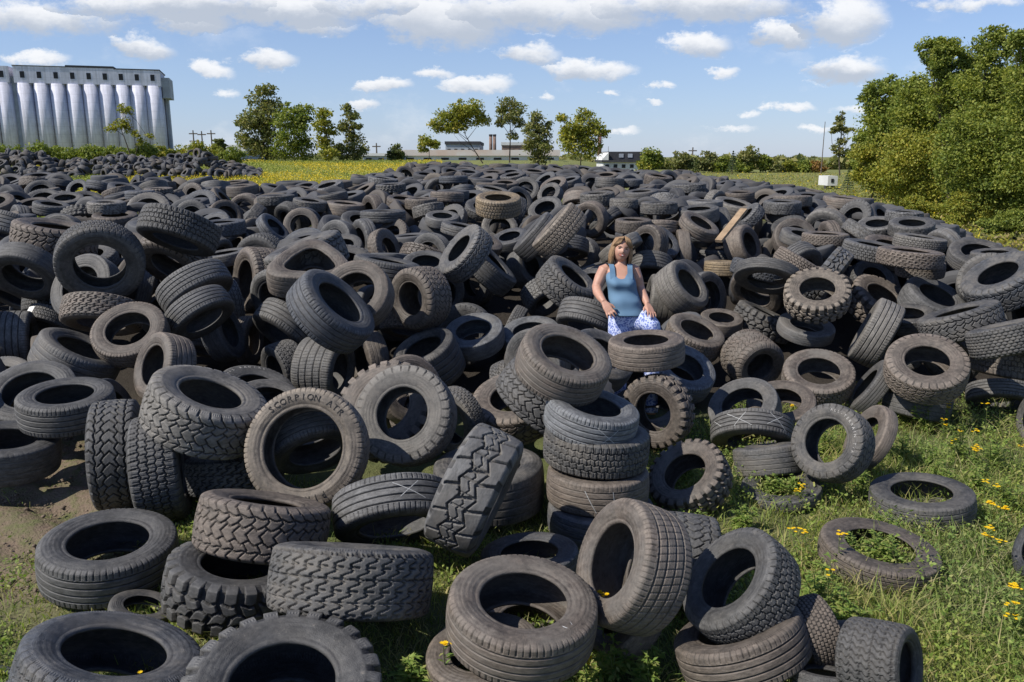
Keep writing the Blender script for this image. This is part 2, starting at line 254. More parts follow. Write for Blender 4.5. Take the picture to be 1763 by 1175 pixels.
# x, y (face centre in the photo), diameter, ellipse ratio, tilt direction, width ratio, tread, tint, label
MAN = [
(137, 757, 204, 0.45, 84, 0.34, 'winter', 'n', 'blocky dark tyre lying flat in the bottom left corner beside green grass'),
(331, 794, 234, 0.74, 97, 0.36, 'mud', 'k', 'largest knobbly tyre propped up at the bottom edge, cropped by the frame'),
(614, 698, 180, 0.6, 83, 0.33, 'rib', 'b', 'brownish ribbed tyre lying face up at the bottom centre over yellow flowers'),
(566, 757, 140, 0.6, 100, 0.32, 'bald', 'b', 'worn brown tyre half hidden under the bottom centre ribbed tyre'),
(416, 640, 188, 0.04, 87, 0.4, 'turf', 'k', 'dark tyre with interlocking curved tread, side on above the knobbly tyre'),
(314, 584, 152, 0.13, 83, 0.42, 'at', 'b', 'brown block tread tyre resting on the flat one at lower left'),
(281, 656, 162, 0.42, 86, 0.36, 'mud', 'k', 'chunky tyre flat on dirt under the brown block tread tyre'),
(127, 629, 152, 0.49, 99, 0.34, 'rib', 'k', 'ribbed tyre lying alone on dirt at the lower left'),
(168, 708, 74, 0.48, 84, 0.18, 'bald', 'k', 'tiny smooth tyre on the grass between two big ones at lower left'),
(354, 525, 146, 0.95, 168, 0.3, 'scorpion', 't2', 'upright tyre with tan sidewall and dark raised lettering at left centre'),
(470, 484, 120, 0.93, 150, 0.34, 'at', 'g2', 'pale dusty wide walled tyre upright right of the tan sidewall tyre'),
(448, 474, 124, 0.82, 130, 0.3, 'mud', 'b', 'brown lugged tyre tucked behind the pale dusty upright tyre'),
(249, 457, 138, 0.42, 73, 0.42, 'at', 'g2', 'big block tread tyre tilted on top of two upright tyres at left'),
(166, 530, 128, 0.1, 6, 0.4, 'at', 'k', 'leftmost of two upright tyres showing full tread at the dirt patch'),
(217, 545, 126, 0.12, 9, 0.42, 'winter', 'k', 'second upright tread facing tyre, right of its twin by the dirt patch'),
(274, 531, 110, 0.1, 97, 0.4, 'turf', 'k', 'shaded tread just left of the tan sidewall tyre'),
(463, 622, 142, 0.28, 278, 0.34, 'rib', 'g', 'smooth ribbed tyre with a white chalk cross below the pale dusty tyre'),
(585, 588, 152, 0.06, -26, 0.42, 'hex', 'g', 'steeply leaning tyre with big hexagonal lugs left of the tall stack'),
(572, 540, 132, 0.36, 92, 0.44, 'bald', 'k', 'wide worn tyre lying behind the leaning hexagonal lug tyre'),
(620, 644, 118, 0.4, 94, 0.3, 'bald', 'n', 'dark tyre lying on the ground just above the bottom centre ribbed tyre'),
(697, 472, 112, 0.36, 76, 0.34, 'rib', 'l2', 'topmost tyre of the tall stack, bluish grey with fine ribs'),
(700, 502, 125, 0.3, 85, 0.34, 'winter', 'k', 'second tyre from the top of the tall stack, with siped blocks'),
(701, 548, 121, 0.32, 87, 0.34, 'worn', 'b', 'third tyre down in the tall stack, worn with chalk lines'),
(704, 588, 126, 0.38, 88, 0.3, 'bald', 'n', 'bottom tyre of the tall stack, mostly hidden in grass'),
(650, 452, 118, 0.25, 52, 0.36, 'at', 'k', 'finely blocked tyre leaning against the left of the tall stack'),
(667, 411, 112, 0.56, 66, 0.38, 'rib', 'b', 'brown rimmed tyre tilted up just above the tall stack'),
(600, 463, 100, 0.62, 100, 0.4, 'at', 'b', 'brown finely lugged tyre left of the tall stack, face up'),
(764, 484, 88, 0.85, 200, 0.3, 'mud', 'b', 'brown knobbly ring standing just right of the tall stack'),
(801, 551, 98, 0.72, 122, 0.36, 'mud', 'b', 'brown knobbly tyre full of green grass right of the stack'),
(804, 428, 78, 0.62, 62, 0.38, 'rib', 'l2', 'pale grey tyre with chalk marks right of the brown rimmed tyre'),
(869, 472, 84, 0.72, 112, 0.3, 'bald', 'g', 'smooth grey tyre with grass in its hole, centre right'),
(881, 521, 96, 0.34, 268, 0.3, 'rib', 'g', 'ribbed arch marked with white chalk crosses at centre right'),
(898, 522, 80, 0.06, 96, 0.42, 'worn', 'k', 'worn flat tread under the chalk crossed ribbed arch'),
(915, 568, 92, 0.44, 88, 0.16, 'bald', 'k', 'thin tyre sunk in weeds below the chalk crossed arch'),
(966, 516, 92, 0.86, 155, 0.4, 'allterrain', 'k', 'upright tyre with white sidewall letters and weeds growing inside'),
(1012, 510, 82, 0.45, 150, 0.2, 'bald', 'b', 'thin tyre leaning behind the white lettered one'),
(915, 468, 80, 0.62, 90, 0.32, 'bald', 'b', 'brown tyre with a yellow flower in its hole, behind the chalked arch'),
(960, 433, 82, 0.66, 82, 0.34, 'winter', 'b', 'brown tyre lying face up above the yellow flower tyre'),
(1012, 450, 74, 0.2, 142, 0.26, 'rib', 'k', 'slim ribbed tyre leaning steeply at the edge of the weeds'),
(1087, 421, 92, 0.72, 80, 0.36, 'at', 'b', 'dark lugged tyre face up behind the weeds at right'),
(1078, 459, 74, 0.06, 76, 0.4, 'worn', 'k', 'plain worn tread sticking out of the weeds at right'),
(1172, 474, 72, 0.3, 268, 0.3, 'rib', 'g', 'ribbed arch at the right edge behind yellow flowers'),
(1188, 405, 86, 0.06, 80, 0.42, 'winter', 'b', 'greenish brown tread at the right edge over the ribbed arch'),
(1206, 490, 60, 0.5, 170, 0.4, 'bald', 'k', 'smooth dark tyre cropped by the right edge above the weeds'),
(1080, 573, 114, 0.39, 84, 0.3, 'worn', 'k', 'worn tyre alone on the grass at right, upper of two'),
(1032, 637, 134, 0.44, 72, 0.22, 'rib', 'b', 'faded tyre alone in the grass at right with weeds filling it'),
(1210, 638, 80, 0.5, 150, 0.4, 'bald', 'n', 'dark smooth tyre cropped at the right edge beside yellow flowers'),
(1068, 784, 98, 0.32, 348, 0.75, 'turf', 'k', 'wide stubby tyre with brick like tread at the lower right'),
(985, 754, 96, 0.6, 100, 0.34, 'bald', 'b', 'smooth tyre lying open behind the wide stubby one'),
(934, 748, 84, 0.25, 197, 0.5, 'honey', 'b', 'tyre with small honeycomb tread left of the wide stubby one'),
(860, 731, 154, 0.36, 106, 0.34, 'rib', 'b', 'ribbed brown tyre under the tilted one at lower right'),
(850, 674, 140, 0.6, 138, 0.38, 'winter', 'k', 'charcoal tyre tilted on the ribbed brown one at lower right'),
(712, 655, 152, 0.54, 163, 0.46, 'road', 'b', 'big upright brown walled tyre right of the bottom centre ribbed tyre'),
(722, 712, 110, 0.6, 150, 0.3, 'bald', 'b', 'tyre lying inside the shade behind the big upright brown walled one'),
(772, 650, 104, 0.12, 172, 0.62, 'at', 'k', 'fissured block tread showing behind the big upright brown walled tyre'),
(-12, 792, 70, 0.4, 90, 0.34, 'bald', 'n', 'sliver of a dark tyre in the extreme bottom left corner'),
(1114, 776, 64, 0.3, 72, 0.4, 'winter', 'k', 'partly buried tread right of the wide stubby tyre'),
(968, 786, 76, 0.2, 82, 0.4, 'worn', 'k', 'worn sliver of tyre at the bottom edge below the honeycomb tread'),
(76, 459, 106, 0.36, 99, 0.36, 'rib', 'k', 'ribbed tyre lying above the dirt patch at the left'),
(34, 455, 102, 0.66, 112, 0.34, 'bald', 'g', 'open smooth tyre behind the ribbed one at the left edge'),
(6, 511, 118, 0.36, 94, 0.36, 'bald', 'k', 'smooth tyre at the left edge resting on the dirt'),
(98, 405, 96, 0.32, 66, 0.42, 'worn', 'k', 'wide smooth tyre tipped sideways above the left ribbed one'),
(149, 384, 86, 0.72, 116, 0.3, 'road', 'b', 'bright rimmed tyre face out among the left heap'),
(176, 428, 84, 0.45, 167, 0.44, 'rib', 'b', 'narrow oval faced tyre standing above the tilted block tread tyre'),
(118, 383, 90, 0.24, 262, 0.34, 'turf', 'b', 'brown zigzag tread arch at left above the bright rimmed tyre'),
(56, 386, 56, 0.3, 245, 0.36, 'winter', 'k', 'small tyre with a white paper sticker near the left edge'),
(40, 399, 70, 0.18, 2, 0.55, 'rib', 'g', 'light ribbed tread facing out at the left edge'),
(54, 369, 52, 0.2, 265, 0.5, 'winter', 'k', 'short siped tread above the sticker tyre'),
(117, 314, 98, 0.9, 262, 0.34, 'winter', 'k', 'big dark ring standing upright in the left heap'),
(92, 334, 84, 0.66, 150, 0.3, 'bald', 'g', 'pale ring just behind the big dark upright ring'),
(66, 263, 92, 0.16, 82, 0.42, 'at', 'b', 'rugged tread folded over near the top of the left heap'),
(205, 286, 92, 0.22, 250, 0.36, 'winter', 'k', 'broad arch of tread above the left heap, right of the dark ring'),
(196, 314, 80, 0.5, 238, 0.36, 'at', 'b', 'rugged arch with open mouth right of the dark upright ring'),
(258, 304, 50, 0.55, 330, 0.6, 'rib', 'k', 'small siped tyre facing right in the left heap'),
(236, 350, 86, 0.35, 300, 0.34, 'road', 'g', 'upper of two nested ribbed arches in the left heap'),
(241, 378, 80, 0.38, 302, 0.34, 'rib', 'g', 'lower of two nested ribbed arches in the left heap'),
(284, 328, 80, 0.36, 176, 0.5, 'winter', 'b', 'tall narrow oval opening with rusty rim in the left heap'),
(318, 352, 72, 0.68, 202, 0.46, 'winter', 'g', 'open mouthed tyre right of the rusty oval one'),
(401, 352, 106, 0.42, 46, 0.38, 'rib', 'n', 'bluish ribbed tyre tipped forward left of centre'),
(414, 341, 86, 0.84, 128, 0.34, 'bald', 'b', 'ring standing directly behind the bluish tipped tyre'),
(364, 304, 92, 0.5, 92, 0.36, 'dented', 'b', 'badly dented tyre with a triangular mouth'),
(352, 285, 96, 0.1, 112, 0.4, 'at', 'k', 'rugged dark tread slanting behind the dented tyre'),
(479, 351, 74, 0.68, 188, 0.52, 'at', 'b', 'brown rugged tyre facing left, left of centre'),
(476, 392, 64, 0.2, 262, 0.42, 'turf', 'b', 'reddish brown zigzag tread lying below the rugged brown tyre'),
(455, 304, 80, 0.1, 80, 0.36, 'rib', 'k', 'flat ribbed band behind the rugged brown tyre'),
(536, 290, 72, 0.35, 141, 0.36, 'at', 'g', 'knobbly tyre leaning with a narrow slit opening at centre'),
(580, 303, 78, 0.14, 45, 0.36, 'worn', 'k', 'dark shadowed tyre leaning the opposite way at centre'),
(554, 385, 72, 0.55, 102, 0.34, 'bald', 'l2', 'light grey smooth ring left of the woman'),
(403, 436, 74, 0.42, 352, 0.7, 'road', 'g', 'wide light tread standing behind the pale dusty upright tyre'),
(320, 436, 64, 0.42, 200, 0.5, 'turf', 'k', 'zigzag tread tucked above the tan sidewall tyre'),
(302, 450, 90, 0.52, 78, 0.3, 'lettered', 'g', 'faint lettered sidewall right of the tilted block tread tyre'),
(494, 404, 78, 0.46, 116, 0.62, 'rib', 'k', 'deep ribbed tyre opening upward above the pale dusty one'),
(326, 396, 78, 0.28, 232, 0.4, 'rib', 'k', 'ribbed arch below the bluish tipped tyre'),
(368, 392, 66, 0.3, 250, 0.4, 'rib', 'k', 'shaded ribs between the ribbed arch and the bluish tyre'),
(272, 388, 66, 0.42, 20, 0.38, 'bald', 'n', 'bluish smooth tyre in shadow under the rusty oval one'),
(240, 414, 62, 0.2, 260, 0.4, 'road', 'k', 'shaded tyre crossed with chalk right of the narrow oval one'),
(26, 328, 78, 0.58, 242, 0.34, 'bald', 'k', 'wide arch at the left edge beside the dark ring'),
(46, 322, 56, 0.14, 175, 0.44, 'road', 'k', 'upright tread squeezed left of the big dark ring'),
(8, 280, 60, 0.2, 250, 0.44, 'rib', 'g', 'light ribbed tread at the left edge under the folded one'),
(12, 352, 70, 0.24, 240, 0.4, 'rib', 'k', 'dark ribs at the left edge below the wide arch'),
(170, 342, 44, 0.25, 262, 0.44, 'rib', 'b', 'small brown tread right under the dark ring'),
(810, 331, 66, 0.45, 36, 0.46, 'road', 'g2', 'mud splashed tyre leaning right of the woman'),
(758, 352, 64, 0.12, 172, 0.6, 'bald', 'g2', 'broad smooth tread standing at the right hip of the woman'),
(762, 323, 50, 0.42, 266, 0.44, 'rib', 'k', 'ribbed arch behind the right elbow of the woman'),
(779, 305, 44, 0.52, 92, 0.32, 'bald', 'k', 'plain ring lying right of the head of the woman'),
(881, 286, 50, 0.45, 20, 0.5, 'bald', 'b', 'brown tyre facing right above the large arch'),
(842, 293, 46, 0.05, 88, 0.4, 'winter', 'g', 'short flat tread left of the brown right facing tyre'),
(848, 306, 44, 0.05, 88, 0.4, 'rib', 't', 'tan dirty tread below the short flat one'),
(958, 337, 76, 0.68, 88, 0.34, 'mud', 't2', 'clean round knobbly tyre, tan brown, face up at right centre'),
(1036, 344, 72, 0.48, 56, 0.42, 'mud', 'b', 'reddish knobbly tyre tipped right of the round tan one'),
(1100, 344, 74, 0.42, 60, 0.4, 'bald', 'g', 'smooth tyre tipped beside the reddish knobbly one'),
(1168, 318, 84, 0.5, 116, 0.42, 'at', 'n', 'bluish grey tyre raised high at the right edge'),
(1011, 383, 80, 0.07, 152, 0.4, 'rib', 'g2', 'worn ribbed tread leaning upright in the right heap'),
(1121, 363, 90, 0.14, 106, 0.36, 'at', 'k', 'slit mouthed block tread tyre at the right'),
(1176, 380, 86, 0.07, 104, 0.4, 'honey', 'k', 'mesh patterned tread at the right edge'),
(900, 366, 72, 0.1, 64, 0.36, 'mud', 'k', 'tractor like lugs slanting under the round tan tyre'),
(946, 379, 66, 0.4, 76, 0.24, 'bald', 'g', 'thin smooth tyre bent under the round tan one'),
(893, 432, 64, 0.75, 318, 0.75, 'at', 'b', 'brown tyre with dark mouth and long tread, right of the pale chalked one'),
(865, 381, 46, 0.08, 82, 0.6, 'turf', 'n', 'bluish zigzag tread above the long brown tread'),
(818, 385, 70, 0.46, 66, 0.4, 'winter', 'b', 'brown tyre tipped forward below the mud splashed one'),
(846, 371, 50, 0.42, 82, 0.34, 'bald', 'b', 'small brown ring behind the tipped forward one'),
(898, 331, 76, 0.42, 262, 0.2, 'bald', 'k', 'large open arch left of the round tan tyre'),
(884, 347, 64, 0.6, 238, 0.34, 'bald', 'b', 'brown arch below the large open arch'),
(757, 396, 90, 0.26, 92, 0.34, 'worn', 'b', 'wide rim in front of the knees of the woman'),
(685, 388, 74, 0.28, 252, 0.4, 'rib', 'k', 'ribbed arch under the right hand of the woman'),
(709, 413, 82, 0.6, 56, 0.36, 'bald', 'n', 'bluish dark tyre behind the brown rimmed one'),
(621, 386, 70, 0.5, 97, 0.32, 'bald', 'l2', 'pale smooth ring lying left of the ribbed arch by the woman'),
(640, 358, 46, 0.6, 300, 0.6, 'at', 'g', 'stubby rugged tyre above the pale smooth ring'),
(675, 322, 74, 0.3, 50, 0.46, 'at', 'k', 'broad block tread tyre leaning left of the woman'),
(625, 311, 48, 0.6, 22, 0.5, 'bald', 'k', 'round opening facing right, left of the broad leaning tyre'),
(663, 299, 54, 0.28, 268, 0.34, 'rib', 'g', 'ribbed arch above the broad leaning tyre'),
(645, 262, 70, 0.07, 138, 0.4, 'winter', 't2', 'long brown tread leaning up to the right above the woman'),
(620, 270, 62, 0.07, 138, 0.4, 'rib', 'k', 'dark ribbed tread parallel to the long brown one'),
(689, 258, 42, 0.85, 200, 0.34, 'bald', 'b', 'small ring standing above the woman'),
(680, 266, 36, 0.12, 210, 0.7, 'winter', 't', 'tan tread visible inside the small standing ring'),
(584, 230, 54, 0.27, 90, 0.4, 'winter', 't', 'tan muddy tyre lying flat high on the pile'),
(638, 243, 42, 0.62, 110, 0.4, 'bald', 'g', 'smooth round tyre right of the tan muddy one'),
(370, 533, 104, 0.45, 286, 0.34, 'rib', 'k', 'dark ribbed arch seen through the hole of the tan sidewall tyre'),
(344, 770, 90, 0.5, 80, 0.3, 'bald', 'k', 'plain tyre seen inside the hole of the largest knobbly tyre'),
(618, 722, 110, 0.5, 88, 0.3, 'bald', 'b', 'rim of a lower tyre seen inside the bottom centre ribbed tyre'),
(759, 474, 92, 0.6, 96, 0.3, 'worn', 'k', 'shaded tyre lying behind the brown knobbly ring by the stack'),
]
FILL = [(-4714,6874,263,734,-1057,665,272,0),
(-2120,9273,533,1432,-682,652,362,16),
(1257,8604,429,1038,-1130,658,293,22),
(6422,10904,452,1259,-982,598,363,0),
(4969,9326,501,1228,-2653,584,285,0),
(4716,9188,520,1419,-2353,668,289,12),
(6032,10196,466,719,-889,625,267,0),
(-1682,6027,132,101,-2761,710,291,135),
(-5267,7584,302,1138,453,621,317,0),
(3318,9243,818,707,-320,645,318,0),
(1279,8342,410,1173,-1406,652,324,185),
(-2620,6042,261,988,-209,548,358,43),
(-1448,9332,439,510,-653,659,296,16),
(-6137,9529,827,833,2371,608,287,6),
(3997,10152,692,1672,2273,731,313,1),
(6075,10933,771,43,1026,651,262,0),
(-5313,10281,697,1036,-839,742,350,0),
(-2065,6004,345,407,-1651,644,307,99),
(5441,8956,436,562,-56,693,292,37),
(7418,11868,287,707,-1806,685,358,0),
(2697,8861,1075,253,170,592,305,125),
(5775,11031,1068,1351,-2156,541,311,0),
(-5422,11044,722,1736,2768,585,334,0),
(-4313,10244,1041,1242,-2428,663,272,2),
(-4111,9522,514,551,-2098,705,345,10),
(4635,9157,1061,26,-1425,643,277,190),
(-5304,9760,739,1557,-2820,562,357,0),
(-7470,10759,708,1448,-2453,624,355,0),
(901,8038,338,1461,1023,668,345,10),
(5237,10114,642,1571,-1189,644,315,2),
(5308,9531,643,1333,-2329,687,308,5),
(1533,11214,775,1140,-1296,663,365,3),
(-3003,10711,695,1007,-502,665,292,0),
(-1035,6679,274,1406,-454,543,328,27),
(-1298,11723,765,767,-2009,620,316,0),
(-22,7107,272,1149,-209,552,329,99),
(3953,12477,833,906,-1409,557,267,4),
(-5433,11485,1002,1145,-2156,602,256,0),
(5598,8502,677,1116,193,706,327,23),
(4957,10382,710,1148,-691,735,328,7),
(-4155,11605,837,1505,-2122,687,358,0),
(-2222,13123,1432,1628,-2507,583,308,92),
(-2042,11768,859,1257,-1682,693,351,0),
(2636,18199,1626,1176,-2064,658,279,10),
(5272,10856,960,33,-2006,660,275,0),
(-2438,11607,1242,596,-477,664,293,50),
(6075,9197,497,1528,-2409,678,286,0),
(1949,15039,1103,1306,-2380,616,303,11),
(1315,16062,1500,1584,-194,589,358,11),
(-3,11578,811,962,1058,683,355,0),
(-756,6462,232,746,-1205,567,298,68),
(4552,10947,739,1022,-1818,672,356,0),
(-2159,11727,1330,438,-830,633,308,59),
(3421,8723,1032,1044,2637,685,297,257),
(6849,10660,323,893,-1697,653,353,0),
(-1300,11481,954,1220,3135,683,315,8),
(1529,15306,1099,1615,-860,596,313,3),
(1128,9105,729,470,-2949,666,356,32),
(5708,8741,880,1210,350,687,339,7),
(-5580,15685,1489,1599,3034,517,346,6),
(-4769,9632,618,1527,2436,702,370,0),
(-6901,9831,603,1662,125,629,265,0),
(-6738,14138,1602,247,-2587,500,358,30),
(4384,15602,1407,1354,-1162,647,270,2),
(-2663,10921,747,904,-695,641,350,0),
(-1540,10863,660,592,1971,699,294,0),
(2937,12934,929,1116,-1670,605,259,1),
(-1821,5816,480,300,-689,602,259,298),
(-2381,9879,606,1167,-2996,641,301,0),
(3339,12139,1164,660,1539,524,352,75),
(-6761,11449,772,1023,-1584,620,352,0),
(-5146,11434,1219,908,-1062,572,335,11),
(5072,8625,1014,1083,-2075,611,317,273),
(6709,10556,786,603,2076,684,310,0),
(-7547,11844,727,415,-1665,623,362,0),
(-2341,9577,984,957,-1814,625,281,0),
(-1919,10087,633,1137,-1202,656,299,0),
(-4248,9242,738,1274,-2772,635,260,101),
(-3520,9919,1086,151,-2705,606,260,100),
(-488,10514,705,1540,-2412,677,269,123),
(-3417,13839,1431,932,-2562,642,322,21),
(-1985,10557,970,32,-1392,698,360,3),
(4218,11563,742,1599,-517,511,316,0),
(-6079,11430,633,383,898,536,311,0),
(5976,10128,853,1348,-1513,644,319,0),
(4040,8297,349,1204,-1840,593,351,71),
(-4060,9595,1087,150,-1281,593,280,8),
(-3832,14506,1472,992,-1977,634,368,35),
(-2417,5779,442,875,-1687,535,299,395),
(4464,10018,780,936,-1247,621,325,119),
(-5765,8374,387,1141,-445,656,297,0),
(-3190,11781,1096,115,-763,622,250,0),
(1776,13843,1321,1187,-1361,654,341,23),
(-7359,11472,882,547,-2856,627,320,0),
(-4276,14722,1544,746,-3021,639,346,29),
(4176,15148,1465,1111,114,649,289,22),
(-4869,14469,1248,561,-416,628,266,1),
(971,19324,1821,548,-1806,609,317,15),
(-6454,9792,966,1126,-1525,691,316,0),
(6503,11576,404,485,3138,626,319,0),
(-4551,11756,842,1095,3111,658,252,0),
(-194,12716,1201,911,-1410,581,300,65),
(-3563,11036,725,1686,-75,591,364,5),
(2728,11544,713,751,2340,572,269,42),
(1442,12887,1287,722,2727,651,267,93),
(718,15410,1599,941,-2229,500,355,141),
(-4393,9259,882,1408,-2731,676,272,1),
(-7542,11169,1135,1648,-398,635,304,0),
(4402,7895,345,1157,566,590,275,100),
(224,7107,486,924,-1113,586,327,0),
(-3550,11491,1231,174,1778,530,335,21),
(5262,12572,1359,1144,-2246,622,360,183),
(5139,11762,1098,453,-1818,665,252,3),
(4201,12775,1123,1047,1936,666,340,26),
(6929,11520,520,534,-199,613,270,0),
(1834,10905,1128,1456,-2430,605,348,239),
(-3388,12552,1364,1147,1000,569,296,127),
(-4476,10987,765,999,-2754,744,292,0),
(2998,16614,1550,935,-1035,650,313,23),
(-6401,13511,1506,283,-2407,597,364,4),
(-6022,15627,1588,1247,-1952,538,326,74),
(3255,10249,614,1574,-1650,556,332,2),
(-1091,12121,1222,468,-142,606,307,15),
(4639,10743,881,1535,-2163,570,269,0),
(7266,11883,714,1536,-885,552,345,0),
(216,6701,585,1526,-2252,615,296,194),
(-1639,12691,1384,783,-18,630,320,47),
(344,16624,1560,516,-221,511,299,3),
(-835,6309,455,1169,-1114,582,348,303),
(-1301,9157,717,1524,-2410,665,349,19),
(1638,23555,1745,928,762,730,273,1),
(-487,13030,1474,481,-1112,540,270,60),
(2550,14830,1650,98,-243,539,310,11),
(5567,9673,1127,407,-1782,688,264,273),
(-6417,11641,1182,1445,-1649,645,334,53),
(2499,12768,1408,831,1953,590,345,36),
(-6952,11402,1194,231,1822,576,363,0),
(5183,7450,333,1725,-2318,666,295,17),
(-5501,7891,662,191,-1736,653,262,2),
(-1487,16559,1603,1708,-1171,590,303,54),
(2951,15404,1466,909,-881,599,343,8),
(692,18510,1772,233,417,628,328,13),
(4616,11394,967,237,359,524,305,0),
(4762,7015,672,82,-343,583,357,34),
(-2744,10694,1058,818,-1874,736,292,56),
(496,11099,1117,223,-1797,531,275,15),
(3865,10758,761,1621,-1812,733,260,0),
(2125,15797,1521,795,262,570,368,16),
(2426,11486,988,1518,-75,663,274,161),
(2547,12141,837,1599,-2737,569,288,25),
(-1507,16893,1587,1138,-2590,553,258,2),
(1459,20635,1837,875,-2773,520,345,1),
(-887,9894,629,1514,-1009,663,347,80),
(1903,16108,1803,59,291,584,352,103),
(-1902,19334,1822,658,-2257,629,364,25),
(-6115,16971,1655,296,2037,648,339,59),
(-3198,10345,1000,1669,-1861,732,303,219),
(2211,12344,1548,20,-2577,565,325,253),
(-1575,9950,1008,192,1617,711,334,27),
(4948,14830,1499,1068,-1755,566,296,9),
(-3948,12450,1326,1034,-3067,598,316,86),
(-280,11314,863,1153,-2345,646,346,2),
(-1762,14274,1410,1152,-56,627,300,13),
(4309,9685,1195,159,-524,703,272,252),
(-4429,11942,1325,661,-1434,617,253,39),
(-815,20162,1770,1364,2911,608,300,9),
(2024,17729,1540,702,-987,644,341,1),
(-2526,19627,1839,975,-979,522,337,44),
(3842,16835,1641,1184,-2347,602,281,8),
(-2245,19872,1694,1318,380,658,309,7),
(-5072,10839,692,1047,-1183,625,267,0),
(727,5612,302,1525,-2980,599,356,72),
(-2382,11089,1157,1377,-2082,630,306,114),
(5581,14025,1336,1074,285,527,275,3),
(-899,18139,1797,398,2982,631,259,16),
(-6600,16455,1330,1715,2304,692,250,2),
(-5961,10772,714,1162,-2216,661,269,0),
(-5281,13939,1515,765,-1628,578,289,89),
(-1667,11132,827,1016,33,586,281,0),
(2913,13245,1412,653,-1243,682,298,21),
(-10102,16852,1707,379,-2399,612,345,3),
(-5836,13173,1457,803,-1309,672,253,116),
(-2271,13763,1486,1181,-2300,568,286,30),
(-7456,16310,1695,226,3137,653,278,7),
(3318,19372,1745,1194,-1449,500,266,7),
(-5938,8994,1129,109,-2076,670,282,0),
(-5813,13867,1402,647,213,633,348,1),
(-979,18630,1913,215,-1234,535,265,31),
(6215,10684,928,428,-1754,551,318,2),
(-2097,17118,1661,409,-2767,605,290,5),
(1024,13496,1304,619,-2530,646,258,13),
(3453,14005,1473,1689,-769,583,286,55),
(2560,13768,1460,672,1252,654,343,59),
(-4888,10181,977,1423,-2501,585,251,0),
(-7211,16862,1664,217,2358,659,280,13),
(6950,16520,1408,6,303,621,272,15),
(-6404,12119,1117,1139,-1248,650,307,15),
(-6422,17802,1557,1707,3033,562,365,2),
(-7105,11596,1375,55,-2483,655,345,12),
(2903,14529,1485,1552,-2915,563,281,33),
(2429,15393,1624,349,-3087,593,327,21),
(2669,11662,1321,543,-721,605,288,355),
(4829,10362,1101,369,-1166,697,319,69),
(-5234,10776,1034,377,-324,544,286,0),
(-4586,14173,1396,1670,-1671,596,358,78),
(-586,10765,1116,266,-2167,591,326,0),
(3861,18315,1720,1599,-261,557,362,8),
(8071,15132,877,54,-2611,643,354,17),
(-551,17381,1746,562,-2431,655,254,43),
(1244,10501,651,1215,-542,572,359,0),
(5483,13592,1559,92,-784,673,271,77),
(-2761,10093,630,1513,-373,619,346,0),
(820,13194,1300,867,-2055,532,267,4),
(-2145,10365,1137,524,-1905,578,278,92),
(7262,10932,647,834,-2438,626,349,0),
(-8113,14260,1528,580,-1244,587,354,66),
(-394,15720,1725,47,79,594,297,30),
(-10095,17637,1850,200,-1367,610,264,33),
(-2129,23062,1904,982,-1757,563,291,13),
(-5799,8317,788,991,-774,574,303,0),
(1475,19210,1789,835,-941,585,364,17),
(-10363,16645,1671,1051,-2141,524,294,27),
(5645,10593,1129,1275,341,546,311,99),
(2775,12349,1203,614,-1301,637,252,18),
(7371,19392,1202,678,-2128,701,252,2),
(327,12447,903,1515,-2001,629,307,1),
(-2653,10115,1098,625,1451,576,356,46),
(4881,11242,1216,607,-211,705,265,134),
(6094,13572,1271,963,-866,585,348,37),
(-1062,10310,985,541,862,800,281,90),
(-2381,17421,1624,829,2264,615,273,9),
(2389,9863,614,1297,-881,650,286,236),
(-4818,14970,1539,178,-2372,570,295,13),
(-1534,11760,1098,767,-2741,559,282,21),
(-1663,11361,1225,994,-1959,506,251,71),
(7874,11407,240,825,1488,553,315,0),
(6235,14360,1292,24,-309,500,278,12),
(3662,9355,899,453,562,574,269,10),
(4229,12708,1407,3,-1478,571,330,18),
(-8814,14334,1394,965,-1532,697,282,2),
(-4275,11691,1318,715,-1959,556,258,63),
(-1857,15161,1610,646,-2216,547,297,46),
(3435,16246,1676,685,-3022,618,314,28),
(-6188,10226,656,1101,-2529,683,265,8),
(310,17105,1707,5,2970,603,328,1),
(-1510,13962,1521,541,-2667,525,305,11),
(-4793,10008,1148,663,-1699,605,263,3),
(1563,11735,749,991,-1,529,291,0),
(-1914,9358,1067,550,-1365,636,268,64),
(-5910,12184,1358,145,-1206,648,368,110),
(2209,14037,1649,110,-2380,578,318,93),
(-3308,13261,1418,779,-2394,582,340,5),
(-1359,23125,1884,1471,-2547,597,256,6),
(1797,13080,1395,738,420,536,320,28),
(801,17488,1617,771,2567,677,333,4),
(-2364,19098,1765,3,-1767,563,271,2),
(-1398,19342,1883,511,-951,567,274,29),
(4070,11584,939,764,-2680,662,281,0),
(-7168,15250,1683,312,-417,596,296,48),
(3898,14072,1632,100,-2177,500,355,94),
(-5928,11142,1138,738,-1525,582,252,0),
(-3480,9371,504,1170,851,563,338,0),
(-9165,15101,1485,1412,-2209,657,271,8),
(1846,18805,1654,1161,-1129,656,313,7),
(1537,21781,1888,509,-2539,569,363,4),
(739,11668,1225,590,1087,648,295,17),
(515,19131,1906,174,-1194,606,311,38),
(3175,8885,1127,546,-82,633,256,156),
(-4860,10793,1111,124,-1587,725,267,0),
(-3757,11921,1174,1388,-734,524,291,16),
(3226,10036,745,821,-1568,643,341,9),
(1018,10097,627,1732,-2765,609,355,0),
(-438,6032,283,1658,-2320,564,276,391),
(6326,9608,472,1167,-1774,732,343,0),
(6166,9098,843,74,-1327,698,251,0),
(899,9234,856,388,-1963,560,320,89),
(4886,13261,1353,1384,-3017,576,333,30),
(-1960,15809,1591,1579,-1501,606,288,29),
(-5522,9802,1022,1495,-2945,652,260,16),
(-8173,15212,1512,288,1363,688,301,4),
